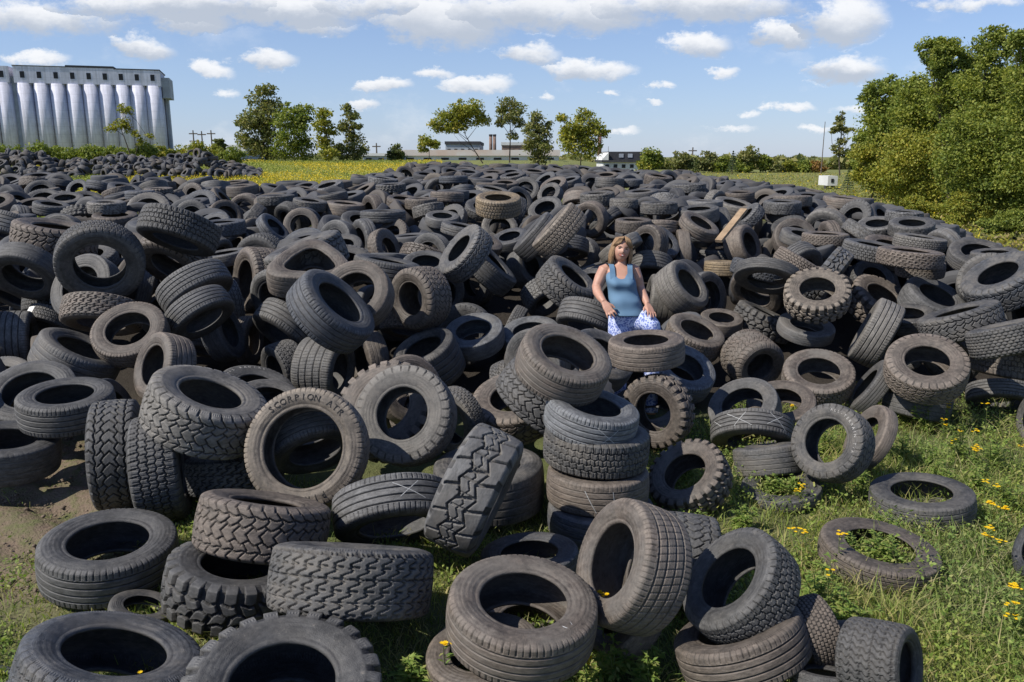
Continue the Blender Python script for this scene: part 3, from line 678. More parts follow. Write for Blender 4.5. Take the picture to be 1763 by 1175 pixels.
(-5189,13270,1520,193,-2205,591,288,27),
(-1813,13513,1558,144,-1004,603,317,57),
(3783,17751,1711,720,-1569,567,309,19),
(-3128,12277,1292,1373,1995,549,300,19),
(6043,11577,548,213,-1651,561,358,0),
(-790,14336,1546,344,-2165,648,294,19),
(-691,11189,1313,205,-230,586,253,106),
(4657,14396,1604,411,-2616,574,289,45),
(3206,15859,1523,1059,-1958,731,269,33),
(6745,17154,1312,1137,2,541,315,7),
(3997,12065,849,1192,-1515,622,304,37),
(-8253,15678,1665,787,-1617,517,287,74),
(1759,11849,1139,52,-2137,524,368,3),
(3387,14749,1421,844,696,602,348,9),
(3028,17122,1823,185,-883,634,340,75),
(-5407,7717,872,541,-2083,603,332,0),
(-4132,13057,1285,762,-2215,529,356,2),
(-7950,16429,1728,281,2632,605,329,34),
(-1015,14216,1657,24,-756,562,292,33),
(-1021,10354,1069,1462,-2135,607,285,139),
(3853,10283,1097,177,-2112,671,287,0),
(-2917,16578,1567,787,-1961,585,311,4),
(2188,13202,1406,1511,-2069,548,357,23),
(5450,11132,1348,225,-1915,607,309,290),
(5658,8083,822,976,-1808,693,284,0),
(-888,14818,1663,348,1931,519,361,56),
(1202,17664,1875,37,-1802,514,260,21),
(1383,16799,1549,1479,-2499,500,293,3),
(-405,10414,1214,480,-576,581,295,55),
(2405,17541,1653,1745,-1087,606,355,31),
(-6827,17337,1544,948,-1951,539,321,8),
(3144,18809,1690,1250,-2062,596,346,11),
(-5379,11843,802,1395,804,563,362,0),
(-6152,8986,1248,293,-2790,682,263,0),
(3604,23780,1711,575,-2455,591,352,3),
(1215,18311,1738,1154,-1636,587,338,21),
(-7872,13485,1506,316,-1645,530,269,40),
(24,13308,1394,1185,-2851,609,343,69),
(-1823,12149,1136,809,1555,512,263,4),
(-5602,10431,1203,256,-539,623,328,10),
(-10120,16102,1504,1443,-1231,625,328,3),
(4535,18739,1628,767,-1656,564,355,6),
(-1297,23740,1904,1299,-2018,527,273,3),
(3057,22221,1729,788,-1618,593,270,3),
(5353,16951,1459,1033,-1452,549,319,3),
(-6459,17218,1750,239,-2031,500,263,1),
(-984,21159,1837,1405,-1491,551,318,1),
(-1163,16350,1857,17,2973,572,259,96),
(-495,11686,1021,1176,1260,522,311,0),
(5208,18359,1615,471,-1535,600,311,16),
(-992,9344,1052,463,-1473,562,328,175),
(3419,9681,978,1140,1933,699,316,189),
(-2714,10544,1192,306,-2392,548,292,28),
(4188,19216,1675,1298,-2657,541,334,4),
(-732,19374,1891,196,-2931,652,351,8),
(-1868,18578,1709,1666,-2644,631,281,8),
(-2066,12508,1389,934,-3131,500,272,26),
(3957,11390,1171,1022,-1585,609,284,148),
(-1424,7859,305,1568,-2588,611,365,247),
(1484,21209,1780,1650,-2317,645,339,11),
(-3941,13546,1522,351,-1506,614,369,24),
(6075,20614,1479,625,2910,635,274,3),
(7698,11245,480,559,-1578,528,283,0),
(6593,12968,1105,1202,716,525,264,6),
(-2118,16196,1608,1011,-2575,583,360,2),
(-8495,15008,1653,195,-2597,500,260,9),
(-4917,15053,1695,94,-2234,585,360,122),
(3971,15452,1595,1061,2710,587,290,37),
(7977,13673,715,406,3016,566,292,1),
(-2607,16704,1812,139,-366,619,255,69),
(4067,11974,1273,542,-2378,500,369,65),
(1056,12154,848,1428,-2333,585,350,82),
(1193,9744,582,1728,2507,610,269,0),
(-10641,17493,1711,580,-1322,604,368,29),
(4810,16143,1630,502,2880,513,329,12),
(805,21718,1812,1508,-1299,566,311,3),
(-8276,16794,1839,2,-810,523,359,47),
(3943,10999,1208,294,-951,642,267,145),
(1249,15592,1588,443,-2021,524,293,24),
(-3766,11069,1056,770,-2371,564,336,4),
(4370,8886,1219,68,-408,693,260,628),
(-5908,14742,1327,772,-2074,701,319,5),
(-5155,7252,363,1101,-656,652,268,0),
(-4561,7672,308,1623,-2680,614,268,44),
(3758,10053,1194,309,-2530,505,289,32),
(1855,18319,1613,1294,1998,641,304,1),
(4612,18528,1717,351,-2796,533,332,10),
(1418,13651,1616,102,-2429,598,369,135),
(4152,21241,1660,690,2692,650,344,2),
(6550,11820,803,1556,2834,616,287,0),
(7018,11445,716,1584,942,581,331,0),
(-6175,14543,1364,728,-1616,706,294,27),
(7011,15181,1229,433,-2913,539,326,20),
(-5789,12766,1287,1614,-1446,654,255,33),
(-3050,17081,1815,76,-445,543,253,33),
(-4024,14133,1584,205,-2475,683,277,21),
(6086,11495,841,1197,-770,622,287,0),
(6688,9882,807,339,-1055,537,262,0),
(-3345,14323,1451,1001,-1216,590,277,11),
(-6699,13074,1367,1450,-1889,640,355,35),
(475,13935,1016,1034,-982,654,284,20),
(-4924,12140,1420,263,673,587,344,17),
(-1646,10525,1113,1223,-388,595,266,252),
(503,22746,1845,739,-2811,687,278,5),
(831,16267,1709,481,-2266,624,314,74),
(-507,8508,442,1491,-1740,680,252,124),
(-7279,16937,1741,357,-843,500,332,19),
(-3059,20962,1766,1178,663,512,309,14),
(-6641,11928,1190,1160,-1423,613,316,12),
(-4599,17286,1685,32,-1794,671,351,39),
(-6189,10361,1195,342,-1568,622,304,49),
(8705,15816,666,341,-2070,573,317,5),
(-7856,11861,1117,1275,-2888,657,314,0),
(-4241,10808,893,1029,-581,705,255,0),
(-2845,14193,1572,254,-2412,651,292,50),
(3832,16360,1662,1088,-2643,524,300,38),
(443,21385,2001,141,1194,597,316,28),
(-5884,18323,1422,1209,-1473,714,301,3),
(-21,11146,1186,403,-2202,510,290,140),
(-848,24288,1797,1002,2798,592,307,3),
(-4267,6396,289,1359,2430,580,279,23),
(-1996,11043,1210,1636,-2534,557,320,107),
(1195,14333,1525,533,1474,638,329,91),
(4381,14180,1500,1233,-2156,533,323,47),
(-9518,16487,1766,293,1412,650,312,57),
(-3460,15507,1717,332,-2272,599,273,63),
(4583,13035,1427,503,-1331,500,328,5),
(2638,19858,1803,394,2993,663,302,5),
(2607,20544,1841,565,-1397,536,275,15),
(2742,16236,1683,45,1743,516,356,14),
(-8343,13214,1535,409,-1483,649,282,87),
(-4470,6806,354,553,-1490,602,281,62),
(-1080,20444,1934,364,-1504,626,303,13),
(3556,17241,1653,1743,175,502,361,13),
(-2275,14488,1447,1738,2568,531,280,1),
(-1177,19960,1922,240,-1860,567,307,12),
(-584,16571,1794,83,-312,611,266,37),
(6144,9209,1019,52,1461,675,324,0),
(1670,17117,1700,861,-1264,606,254,46),
(3682,12753,1300,1519,-2720,521,327,40),
(-7321,14137,1503,528,-912,613,316,51),
(3089,10468,683,1727,-901,646,277,16),
(6838,10950,918,25,118,575,340,0),
(1928,11362,1088,619,-1089,589,352,0),
(5967,11615,1190,369,-2338,500,345,10),
(-1585,22464,1808,1355,-1052,659,328,4),
(2543,18653,1888,74,-2948,524,264,10),
(5283,11794,1297,367,-2190,560,317,112),
(-8293,13763,1515,1017,-633,500,324,46),
(-1487,14528,1426,1703,-2027,628,348,27),
(-6914,15922,1699,367,2435,590,320,80),
(-3172,12890,1567,192,-564,537,293,145),
(-7497,13804,1574,300,-1270,569,256,97),
(3604,15578,1533,1517,3002,642,287,16),
(7123,20206,1331,533,-1428,717,313,11),
(618,6140,407,1620,-2685,592,256,33),
(3219,12522,1286,1418,10,589,322,67),
(-7516,12150,1275,759,-2229,568,288,7),
(-8035,18112,1730,830,2997,589,260,24),
(3649,22329,1665,1157,-1362,588,361,1),
(6474,11456,866,1077,-1409,664,308,6),
(8757,17079,913,11,-39,533,351,6),
(4397,15921,1539,1221,1567,534,355,13),
(-4011,11376,1047,1127,-999,500,263,0),
(7111,17072,1238,965,-1174,588,315,4),
(1190,10525,854,310,2896,619,328,125),
(-2664,13114,1488,102,-447,650,314,140),
(6953,17805,1249,1203,-1320,573,279,1),
(-6179,13671,1679,12,-1921,516,286,56),
(824,12380,1286,1302,-1582,605,292,24),
(-366,14877,1658,207,-557,646,301,55),
(-597,20781,1757,1730,3008,599,288,2),
(1942,22241,1901,276,-1187,655,293,9),
(8455,17183,997,315,2373,616,253,7),
(-34,18982,1901,273,-1883,548,285,19),
(-4232,8667,934,1041,-2829,619,305,19),
(2048,11218,1133,788,-911,557,314,96),
(-7710,16924,1692,1137,-2355,517,284,31),
(4690,12401,1174,424,298,596,356,1),
(1986,14441,1476,960,2135,543,317,8),
(-6690,12678,1361,660,2061,575,335,81),
(3818,19343,1635,1194,2295,596,308,1),
(3903,10136,1305,14,-1838,566,250,206),
(269,16343,1646,1084,-1764,570,302,86),
(-5911,16035,1633,27,-52,585,285,1),
(2117,11803,1299,160,1453,619,301,66),
(3490,11425,715,1151,2449,500,331,12),
(-912,12146,1377,837,-2222,554,266,85),
(-7545,17449,1762,167,-2754,674,273,9),
(-3844,15046,1673,138,-484,554,297,28),
(5726,11501,1080,1417,-2829,556,312,0),
(188,21887,2000,95,-34,637,343,7),
(-4453,11293,1223,1424,-2716,519,365,9),
(-6407,16980,1810,194,-2774,521,257,31),
(292,11779,1254,679,2690,505,298,14),
(731,17889,1745,738,-2489,570,327,38),
(-551,13551,1233,1499,-1663,676,326,11),
(5861,16926,1538,112,-1864,606,258,3),
(-1383,11013,1181,81,-2797,513,348,50),
(-4414,12579,1396,1213,-850,544,359,136),
(-3298,10721,1079,628,-1937,510,317,4),
(-6161,12470,1550,59,-980,591,311,232),
(-2039,23994,1944,577,-2640,578,306,1),
(4762,12466,1332,1502,-1028,500,309,13),
(-2606,18076,1705,782,-1802,633,338,21),
(4547,17546,1608,882,-686,589,277,13),
(-4366,15320,1661,243,-254,613,334,42),
(-3265,18412,1742,225,-159,675,360,12),
(1125,22538,1858,897,-1417,549,331,5),
(-2179,20224,1978,83,2454,513,307,10),
(4527,15152,1678,127,2520,530,347,33),
(2955,13165,1457,419,-1453,500,347,1),
(5800,17568,1524,305,2840,554,259,2),
(8174,20644,1163,553,2990,564,322,2),
(107,15316,1475,1044,-796,644,317,69),
(-7729,12819,1254,1418,-2372,641,316,52),
(4583,11919,1257,1305,966,651,283,167),
(539,19779,1856,761,-2808,571,309,11),
(6403,16500,1402,495,-1012,551,281,7),
(4873,18075,1565,886,-1684,546,334,4),
(1170,16767,1778,316,-2523,500,363,38),
(4080,8186,664,267,-2179,500,349,208),
(-1717,16738,1593,1264,1484,504,334,7),
(1040,8213,856,1219,-2766,576,314,526),
(-7788,15661,1737,271,863,567,309,82),
(5445,16064,1604,22,-2847,537,365,10),
(1195,18825,1781,680,-1878,581,339,6),
(9232,16866,696,118,-1907,566,270,7),
(6500,19919,1549,30,-2983,665,284,13),
(3633,13453,1473,273,-925,672,335,98),
(5613,11712,1468,52,-1287,531,303,118),
(-5056,12794,1351,1420,-1497,637,282,14),
(-2978,13616,1645,172,-2872,529,256,88),
(-2952,11304,840,940,1429,599,299,0),
(-9027,14814,1477,1482,-2048,675,311,45),
(-3244,15031,1487,1229,-1329,599,290,39),
(-2707,22165,1938,748,-2400,531,369,5),
(-6268,15135,1513,539,-3035,526,258,14),
(1706,19475,1743,1245,508,573,281,13),
(-1627,17350,1657,1277,-2029,625,363,30),
(-7246,12902,1505,209,-337,540,322,164),
(-2835,8514,372,1601,3059,537,278,186),
(-144,19483,1980,42,-2323,574,258,15),
(-4914,12586,1390,1238,-1493,547,280,81),
(1779,13068,1576,28,330,505,307,127),
(2057,19695,1692,1272,-1776,621,274,8),
(7916,11888,573,688,-1559,620,343,0),
(-2773,15300,1636,529,-2635,606,256,44),
(3267,15244,1733,55,-2790,642,260,89),
(5544,9294,1172,85,3093,590,264,64),
(-1266,12439,1496,242,2508,595,315,161),
(3585,21614,1840,240,-1917,506,268,7),
(-1664,19837,2018,12,-2153,651,277,19),
(-8560,17811,1642,1570,-1745,639,287,16),
(7323,15956,1139,1035,-2019,540,286,10),
(6293,12014,1211,125,2690,544,342,27),
(5162,10292,1241,106,-466,632,259,256),
(-4212,5920,369,882,-2458,600,264,0),
(6074,18434,1481,296,-1416,670,331,7),
(2179,20366,1854,529,-2065,592,338,15),
(8052,17892,1115,779,-1389,508,272,3),
(-3128,16041,1632,285,3123,634,268,16),
(-6396,14911,1672,49,-1814,566,277,60),
(2804,12275,1453,152,-2300,606,357,160),
(3506,18365,1736,1175,-977,572,255,26),
(-1946,23445,2013,370,-2697,521,313,5),
(-7102,17938,1589,808,928,656,299,24),
(-3885,10936,1367,64,-2318,659,287,198),
(-2281,21098,1877,712,3022,583,293,2),
(-3595,9392,997,1516,-2542,529,258,0),
(-3327,11360,1303,869,-164,526,274,190),
(-5815,11595,1200,124,-2551,519,350,1),
(4844,23450,1812,121,-1285,581,345,12),
(-5062,14359,1539,879,52,537,286,43),
(3,8758,432,1163,2984,585,260,82),
(-2814,17685,1689,1325,-2075,539,259,8),
(-6182,14165,1448,1574,-985,557,318,7),
(-8916,16372,1756,259,1350,548,272,39),
(-1071,13608,1652,53,373,569,292,117),
(96,18459,1820,144,-1693,593,287,1),
(2278,10490,674,1090,-1053,663,255,34),
(4831,12060,1396,726,-185,527,272,11),
(-298,20669,2034,127,1358,570,271,36),
(-7029,10304,712,1660,-2262,623,284,0),
(1412,10551,1137,613,2601,607,279,323),
(-4481,6530,527,1102,-118,540,324,34),
(27,17928,1844,243,-2327,614,303,62),
(4470,13095,1611,28,1593,598,299,93),
(-3263,6307,275,1148,50,573,269,215),
(5501,14490,1408,937,-1392,555,284,17),
(4698,20890,1659,1500,-53,506,350,2),
(-9087,15889,1611,1144,-1245,602,283,104),
(5125,17334,1703,31,1312,571,292,25),
(8426,16378,872,126,-3138,620,322,5),
(4140,12566,1546,56,-1716,578,341,227),
(1882,8769,384,668,-2637,574,330,27),
(-1836,11651,1474,3,-2382,649,257,225),
(4042,21713,1710,1414,-2153,509,320,1),
(-3411,16049,1738,42,-1756,619,356,27),
(4660,13640,1431,1252,3118,556,344,7),
(5514,7834,794,1020,-2104,576,349,0),
(3041,12958,1552,20,-1611,570,273,62),
(-134,16231,1751,180,-1595,537,260,40),
(-9328,17078,1700,1185,-1346,526,359,38),
(-4703,13143,1487,95,-1424,501,253,1),
(-1701,21189,1839,1648,-376,629,348,8),
(-1107,17455,1722,1366,-2641,548,341,25),
(-1881,18073,1852,192,-1134,553,353,37),
(4338,13783,1488,649,-2724,558,277,28),
(-2197,14960,1751,85,-2193,551,261,103),
(3237,14064,1479,1184,-1345,500,278,20),
(-2683,21534,1908,1385,-2619,502,292,17),
(7658,12485,707,989,-1708,500,262,3),
(-3788,13220,1621,41,-2233,607,264,131),
(154,14573,1016,721,-3126,643,319,3),
(4268,16254,1739,186,-2426,537,278,25),
(-7046,14727,1651,345,2753,551,279,67),
(1112,20165,1984,322,-631,504,259,18),
(-426,18502,1900,146,-1523,586,278,26),
(2032,19937,1766,1682,-1875,606,333,18),
(1668,14683,1620,383,-2073,524,277,31),
(-3954,15823,1710,319,-1942,500,252,30),
(-1063,22238,1973,331,-330,637,263,7),
(-2400,24205,1954,599,2411,580,313,2),
(-5024,9641,1103,374,-1627,627,279,70),
(-1550,8939,653,1406,-655,515,289,48),
(-5881,17515,1715,123,-2162,579,284,24),
(-1424,17815,1853,238,2650,600,300,18),
(-4890,11170,1316,139,-562,693,271,34),
(-1417,12805,1587,30,-1724,520,335,91),
(3583,12402,1391,805,-3095,528,340,186),
(5530,15296,1522,193,-1658,564,326,18),
(4296,10979,1197,1439,22,543,308,90),
(2343,16360,1798,26,-1277,504,298,58),
(1707,11480,1354,63,-1655,521,361,160),
(2025,17708,1852,228,-1888,521,356,40),
(-3050,11843,1319,1272,-1503,525,260,179),
(5090,7193,807,328,9,624,355,0),
(-3154,8969,673,1635,-2544,598,257,108),
(-7899,11274,947,903,-1772,627,286,0),
(-2831,17667,1856,118,-1518,610,258,24),
(-1018,11937,1404,245,-1297,509,297,191),
(-2312,21732,2002,104,1350,579,350,12),
(6497,17962,1502,119,-737,588,338,13),
(-9609,17381,1679,1042,-1616,604,268,8)]
# ---------------------------------------------------------------- tyres
def rubber():
    m, b, p = mat_new('rubber')
    oi = b.new('ShaderNodeObjectInfo'); tc = b.new('ShaderNodeTexCoord'); P = tc.outputs['Object']
    mp = b.new('ShaderNodeMapping'); b.l.new(P, mp.inputs['Vector'])
    rv = b.new('ShaderNodeCombineXYZ'); b.set(rv.inputs[0], b.m('MULTIPLY', oi.outputs['Random'], 37.0)); b.set(rv.inputs[2], b.m('MULTIPLY', oi.outputs['Random'], 11.0))
    b.l.new(rv.outputs[0], mp.inputs['Location'])
    V = mp.outputs[0]
    n1, _ = b.noise(V, 2.6, 5, .65); n2, _ = b.noise(V, 22, 5, .7); n3, _ = b.noise(V, 130, 3, .6)
    base = oi.outputs['Color']
    n4, _ = b.noise(V, 6.5, 6, .72)
    k = b.m('MULTIPLY', b.m('ADD', .62, b.m('MULTIPLY', b.ramp(n2, .28, .74), .62)), b.m('ADD', .66, b.m('MULTIPLY', b.ramp(n4, .36, .60), .50)))
    kc = b.new('ShaderNodeCombineColor')
    for i in range(3): b.set(kc.inputs[i], k)
    c = b.mix(1.0, base, kc.outputs[0], 'MULTIPLY')
    wa = b.new('ShaderNodeAttribute', attribute_name='wear_and_groove_shade'); wv = wa.outputs['Fac']
    c = b.mix(1.0, c, b.mix(wv, (.34, .34, .35, 1), (1.55, 1.54, 1.52, 1)), 'MULTIPLY')  # scuffed lands lighter; groove colour darkened to stand for the shade of their depth
    dust = b.m('MULTIPLY', b.ramp(b.m('ADD', n1, b.m('MULTIPLY', n2, .35)), .52, .92), b.m('ADD', .12, b.m('MULTIPLY', b.m('POWER', oi.outputs['Random'], 1.5), .85)))
    c = b.mix(dust, c, (.142, .128, .110, 1))
    spots = b.m('MULTIPLY', b.ramp(b.m('ADD', n2, b.m('MULTIPLY', n3, .5)), .86, 1.05), .5)
    c = b.mix(spots, c, (.24, .21, .17, 1))
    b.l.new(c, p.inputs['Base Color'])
    b.set(p.inputs['Roughness'], b.m('ADD', .46, b.m('MULTIPLY', n2, .36))); p.inputs['Specular IOR Level'].default_value = .5
    bn = b.new('ShaderNodeBump'); bn.inputs['Strength'].default_value = .55; bn.inputs['Distance'].default_value = .005
    sp = b.new('ShaderNodeSeparateXYZ'); b.l.new(P, sp.inputs[0])
    rad = b.m('SQRT', b.m('ADD', b.m('MULTIPLY', sp.outputs[0], sp.outputs[0]), b.m('MULTIPLY', sp.outputs[1], sp.outputs[1])))
    ring = b.m('MULTIPLY', b.m('SINE', b.m('MULTIPLY', rad, 210.0)), b.m('MULTIPLY', b.ramp(rad, .475, .46), .22))
    ring = b.m('MULTIPLY', ring, b.ramp(b.noise(P, 3.5, 2, .5)[0], .38, .55))
    ang = b.m('ARCTAN2', sp.outputs[1], sp.outputs[0])
    band = b.m('MULTIPLY', b.ramp(rad, .432, .436), b.ramp(rad, .456, .452))
    rib = b.m('MULTIPLY', b.m('MULTIPLY', b.m('SINE', b.m('MULTIPLY', ang, 170.0)), band), b.m('GREATER_THAN', b.m('FRACT', b.m('MULTIPLY', oi.outputs['Random'], 7.0)), .5))
    band2 = b.m('MULTIPLY', b.ramp(rad, .375, .379), b.ramp(rad, .412, .408))
    blk = b.m('MULTIPLY', b.m('MULTIPLY', b.m('GREATER_THAN', b.noise(P, 26, 1, .4)[0], .52), band2), b.m('GREATER_THAN', b.m('SINE', b.m('ADD', b.m('MULTIPLY', ang, 3.0), b.m('MULTIPLY', oi.outputs['Random'], 20.0))), .1))
    ring = b.m('ADD', ring, b.m('ADD', b.m('MULTIPLY', rib, .5), b.m('MULTIPLY', blk, .45)))
    b.l.new(b.m('ADD', b.m('ADD', n3, b.m('MULTIPLY', n2, .6)), ring), bn.inputs['Height']); b.l.new(bn.outputs[0], p.inputs['Normal'])
    return m
M_RUB = rubber()
def rubber_mass():
    m, b, p = mat_new('rubber_far')
    g = b.new('ShaderNodeNewGeometry'); tc = b.new('ShaderNodeTexCoord')
    r = b.new('ShaderNodeValToRGB'); b.l.new(g.outputs['Random Per Island'], r.inputs[0]); el = r.color_ramp.elements
    el[0].color = (.050, .050, .053, 1); el[1].color = (.115, .098, .080, 1)
    for q, c in ((.35, (.066, .066, .069, 1)), (.6, (.084, .085, .088, 1)), (.8, (.078, .068, .060, 1))):
        e = el.new(q); e.color = c
    n, _ = b.noise(tc.outputs['Object'], 5, 5, .65)
    c = b.mix(b.m('MULTIPLY', b.ramp(n, .5, .8), .35), r.outputs[0], (.14, .115, .09, 1))
    b.l.new(c, p.inputs['Base Color']); p.inputs['Roughness'].default_value = .72; p.inputs['Specular IOR Level'].default_value = .35
    return m
M_RUBF = rubber_mass()
TINT = {'k': (.058, .057, .056), 'b': (.105, .085, .069), 'g': (.085, .084, .083), 'g2': (.110, .103, .093), 't': (.220, .165, .100), 't2': (.128, .106, .083), 'n': (.052, .056, .064), 'l2': (.125, .130, .136)}
def frac(x): return x - np.floor(x)
def tri(x): return 2 * np.abs(2 * frac(x) - 1) - 1
def groove(kind, t, v):
    """depth 0..1 of the tread at turn t (0..1) and cross position v (-1..1 tread, beyond = shoulder)"""
    a = np.abs(v); g = np.zeros(np.broadcast(t, v).shape)
    def near(d, w_): return (np.abs(d) < w_).astype(float)
    if kind in ('rib', 'worn', 'road', 'scorpion', 'dented', 'bald'):
        for c in (-.62, -.21, .21, .62): g = np.maximum(g, near(v - c, .034))
        s_ = ((a > .70) & (frac(t * 72) < .17)) * .7; g = np.maximum(g, s_)
        if kind in ('road', 'scorpion'): g = np.maximum(g, ((frac(t * 54 + .9 * v) < .14) & (a < .70)) * .55)
        if kind == 'worn': g *= .45
        if kind in ('bald', 'dented'): g *= .28
    elif kind in ('winter', 'lettered'):
        N = 44; vv = v + .05 * tri(t * N)
        for c in (-.6, -.2, .2, .6): g = np.maximum(g, near(vv - c, .032))
        col = np.floor((np.clip(vv, -.999, .999) + 1) * 2.5)
        g = np.maximum(g, (frac(t * N + .5 * (col % 2) + .35 * vv) < .15) * (a < 1.25))
        g = np.maximum(g, (frac(t * N * 2 + .5 * (col % 2)) < .16) * .35 * (a < 1.0))
    elif kind in ('at', 'allterrain'):
        N = 32; vv = v + .10 * tri(t * N)
        for c in (-.33, .33): g = np.maximum(g, near(vv - c, .04))
        g = np.maximum(g, near(np.abs(v) - .72 - .05 * tri(t * N + .3), .035))
        col = np.floor((np.clip(vv, -.999, .999) + 1) * 1.5)
        g = np.maximum(g, frac(t * N + .37 * col + .45 * tri(v * .8)) < .14)
        g = np.where(a > 1.0, (frac(t * N) < .2) * 1.0, g)
    elif kind == 'hex':
        N = 15; vv = v + .16 * tri(t * N)
        g = np.maximum(g, near(vv - .38, .045)); g = np.maximum(g, near(vv + .38, .045)); g = np.maximum(g, near(v + .1 * tri(t * N * 2), .03) * .7)
        col = np.floor((np.clip(vv, -.999, .999) + 1.14) * 1.31)
        g = np.maximum(g, frac(t * N + .5 * (col % 2) + .3 * v) < .12)
        g = np.maximum(g, (frac(t * N * 2 + .25) < .12) * .6 * (a < .4)); g = np.where(a > 1, (frac(t * N + .5) < .35) * 1.0, g)
    elif kind == 'mud':
        N = 24; sg = np.where(v > 0, .5, 0)
        g = np.maximum(g, near(v + .14 * tri(t * N), .06))
        g = np.maximum(g, near(a - .52 - .08 * tri(t * N + sg), .07))
        g = np.maximum(g, (frac(t * N + sg + .6 * a) < .30) * (a < .55)); g = np.maximum(g, (frac(t * N + sg + .2) < .40) * (a >= .55))
    elif kind == 'turf':
        N = 34; q = (v + 1) * 2.5
        g = np.maximum(g, frac(t * N + .5 * (np.floor(q) % 2) + .32 * np.sin(2 * np.pi * q)) < .20)
        g = np.maximum(g, ((np.abs(frac(q) - .0) < .12)) & (frac(t * N * 1 + .25) < .6)); g = np.where(a > 1.05, (frac(t * N) < .3) * .6, g)
    elif kind == 'honey':
        N = 44; q = v * 4; x = t * N; cx = frac(x + .5 * (np.floor(q) % 2)) - .5; cy = frac(q) - .5
        g = np.maximum(g, ((np.abs(cx) + .35 * np.abs(cy)) > .44) | (np.abs(cy) > .43))
    return g.astype(float)
def profile(kind):
    """closed section (axial, radial) for diameter 1 and width 1"""
    rb = .325 if kind == 'scorpion' else .262 if kind in ('mud', 'hex', 'at', 'lettered') else .285 if kind in ('allterrain', 'winter') else .290
    sh = rb - .30
    side = [(.405, .489), (.430, .483), (.450, .474), (.466, .462), (.480, .446), (.492, .428), (.499, .412), (.503, .408), (.502, .400), (.4995, .394), (.497, .380 + sh * .4), (.486, .362 + sh * .6), (.468, .345 + sh * .8),
            (.448, .330 + sh), (.440, .326 + sh), (.444, .320 + sh), (.440, .310 + sh), (.424, .301 + sh), (.396, .297 + sh), (.366, .299 + sh), (.352, .308 + sh), (.372, .326 + sh), (.405, .352 + sh * .7), (.430, .385 + sh * .3), (.432, .420), (.405, .445), (.330, .458), (.18, .463)]
    return side
DEPTH = {'mud': .030, 'hex': .026, 'at': .017, 'allterrain': .017, 'winter': .014, 'lettered': .014, 'turf': .016, 'honey': .012}
PROTO = {}
def tyre_mesh(kind, nu, nv):
    side = profile(kind)
    vs = np.linspace(1.0, -1.0, nv); tread = [(.405 * q, .489 + .011 * (1 - q * q)) for q in vs]
    up = side[1:]; low = [(-z, r) for z, r in up][::-1]
    # order: tread from +z to -z, then lower side down and in, inner, upper side back out
    lowo = [(-z, r) for z, r in side[1:]]; upo = side[1:][::-1]
    sec = np.array(tread + lowo + [(0, .464)] + upo)
    vv = np.concatenate([vs, np.full(len(lowo) + 1 + len(upo), 9.0)])
    shl = 5 if kind in ('mud', 'hex', 'at', 'allterrain', 'winter') else 3
    vfull = vv.copy()
    for k in range(shl): vfull[nv + k] = -1.02 - .09 * k; vfull[len(sec) - 1 - k] = 1.02 + .09 * k
    n = len(sec); t = np.arange(nu) / nu
    R = np.repeat(sec[None, :, 1], nu, 0); Z = np.repeat(sec[None, :, 0], nu, 0)
    idx = np.where(vfull < 5)[0]
    g = groove(kind, t[:, None], vfull[idx][None, :])
    fade = np.where(np.abs(vfull[idx]) > 1, 1.0 - (np.abs(vfull[idx]) - 1) * .9, 1.0)
    d = DEPTH.get(kind, .012) * g * fade[None, :]
    R[:, idx] -= d * np.where(np.abs(vfull[idx]) > 1.2, .6, 1.0)[None, :]
    Z[:, idx] -= np.sign(vfull[idx])[None, :] * d * np.where(np.abs(vfull[idx]) > 1, .8, 0)[None, :]
    if kind == 'mud':
        li = idx[np.abs(vfull[idx]) > 1]; 
        R[:, li] += .006
    th = t * 2 * np.pi
    if kind == 'dented':
        R = R * (1 + .15 * np.cos(3 * th + .5) + .03 * np.cos(6 * th + 1))[:, None]
    else:
        R = R * (1 + .006 * np.cos(2 * th + 1))[:, None]
    v = np.stack([R * np.cos(th)[:, None], R * np.sin(th)[:, None], Z], -1).reshape(-1, 3)
    i, j = np.meshgrid(np.arange(nu), np.arange(n), indexing='ij'); i2 = (i + 1) % nu; j2 = (j + 1) % n
    f = np.stack([i * n + j, i * n + j2, i2 * n + j2, i2 * n + j], -1).reshape(-1, 4)
    global LASTG
    W_ = np.full((nu, n), .5); W_[:, idx] = 1 - g; LASTG = W_.reshape(-1)  # low in grooves, where shade is painted in; high on scuffed lands
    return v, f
def add_wear_and_groove_shade(me, reps=1):
    at = me.attributes.new('wear_and_groove_shade', 'FLOAT', 'POINT'); at.data.foreach_set('value', np.tile(LASTG, reps).astype(np.float32))
def proto(kind, far=False):
    key = (kind, far)
    if key not in PROTO:
        if far: v, f = tyre_mesh(kind, 120, 14)
        else:
            nu = 480 if kind in ('bald', 'dented', 'worn') else 616
            v, f = tyre_mesh(kind, nu, 61)
        o = mk('tyre', v, f, M_RUB); PROTO[key] = o.data; add_wear_and_groove_shade(o.data)
        o.data.name = 'tyre_' + kind; bpy.data.objects.remove(o)
    return PROTO[key]
def face_frame(m):
    x, y, d, r, ang = m[:5]; v = ray(x, y); u = v / np.linalg.norm(v)
    er = RT - (RT @ u) * u; er /= np.linalg.norm(er); eu = np.cross(er, u)
    if eu @ UPV < 0: eu = -eu
    a = math.radians(ang); s_ = math.sqrt(1 - r * r)
    n = -r * u + s_ * (math.cos(a) * er + math.sin(a) * eu); return v, n / np.linalg.norm(n)
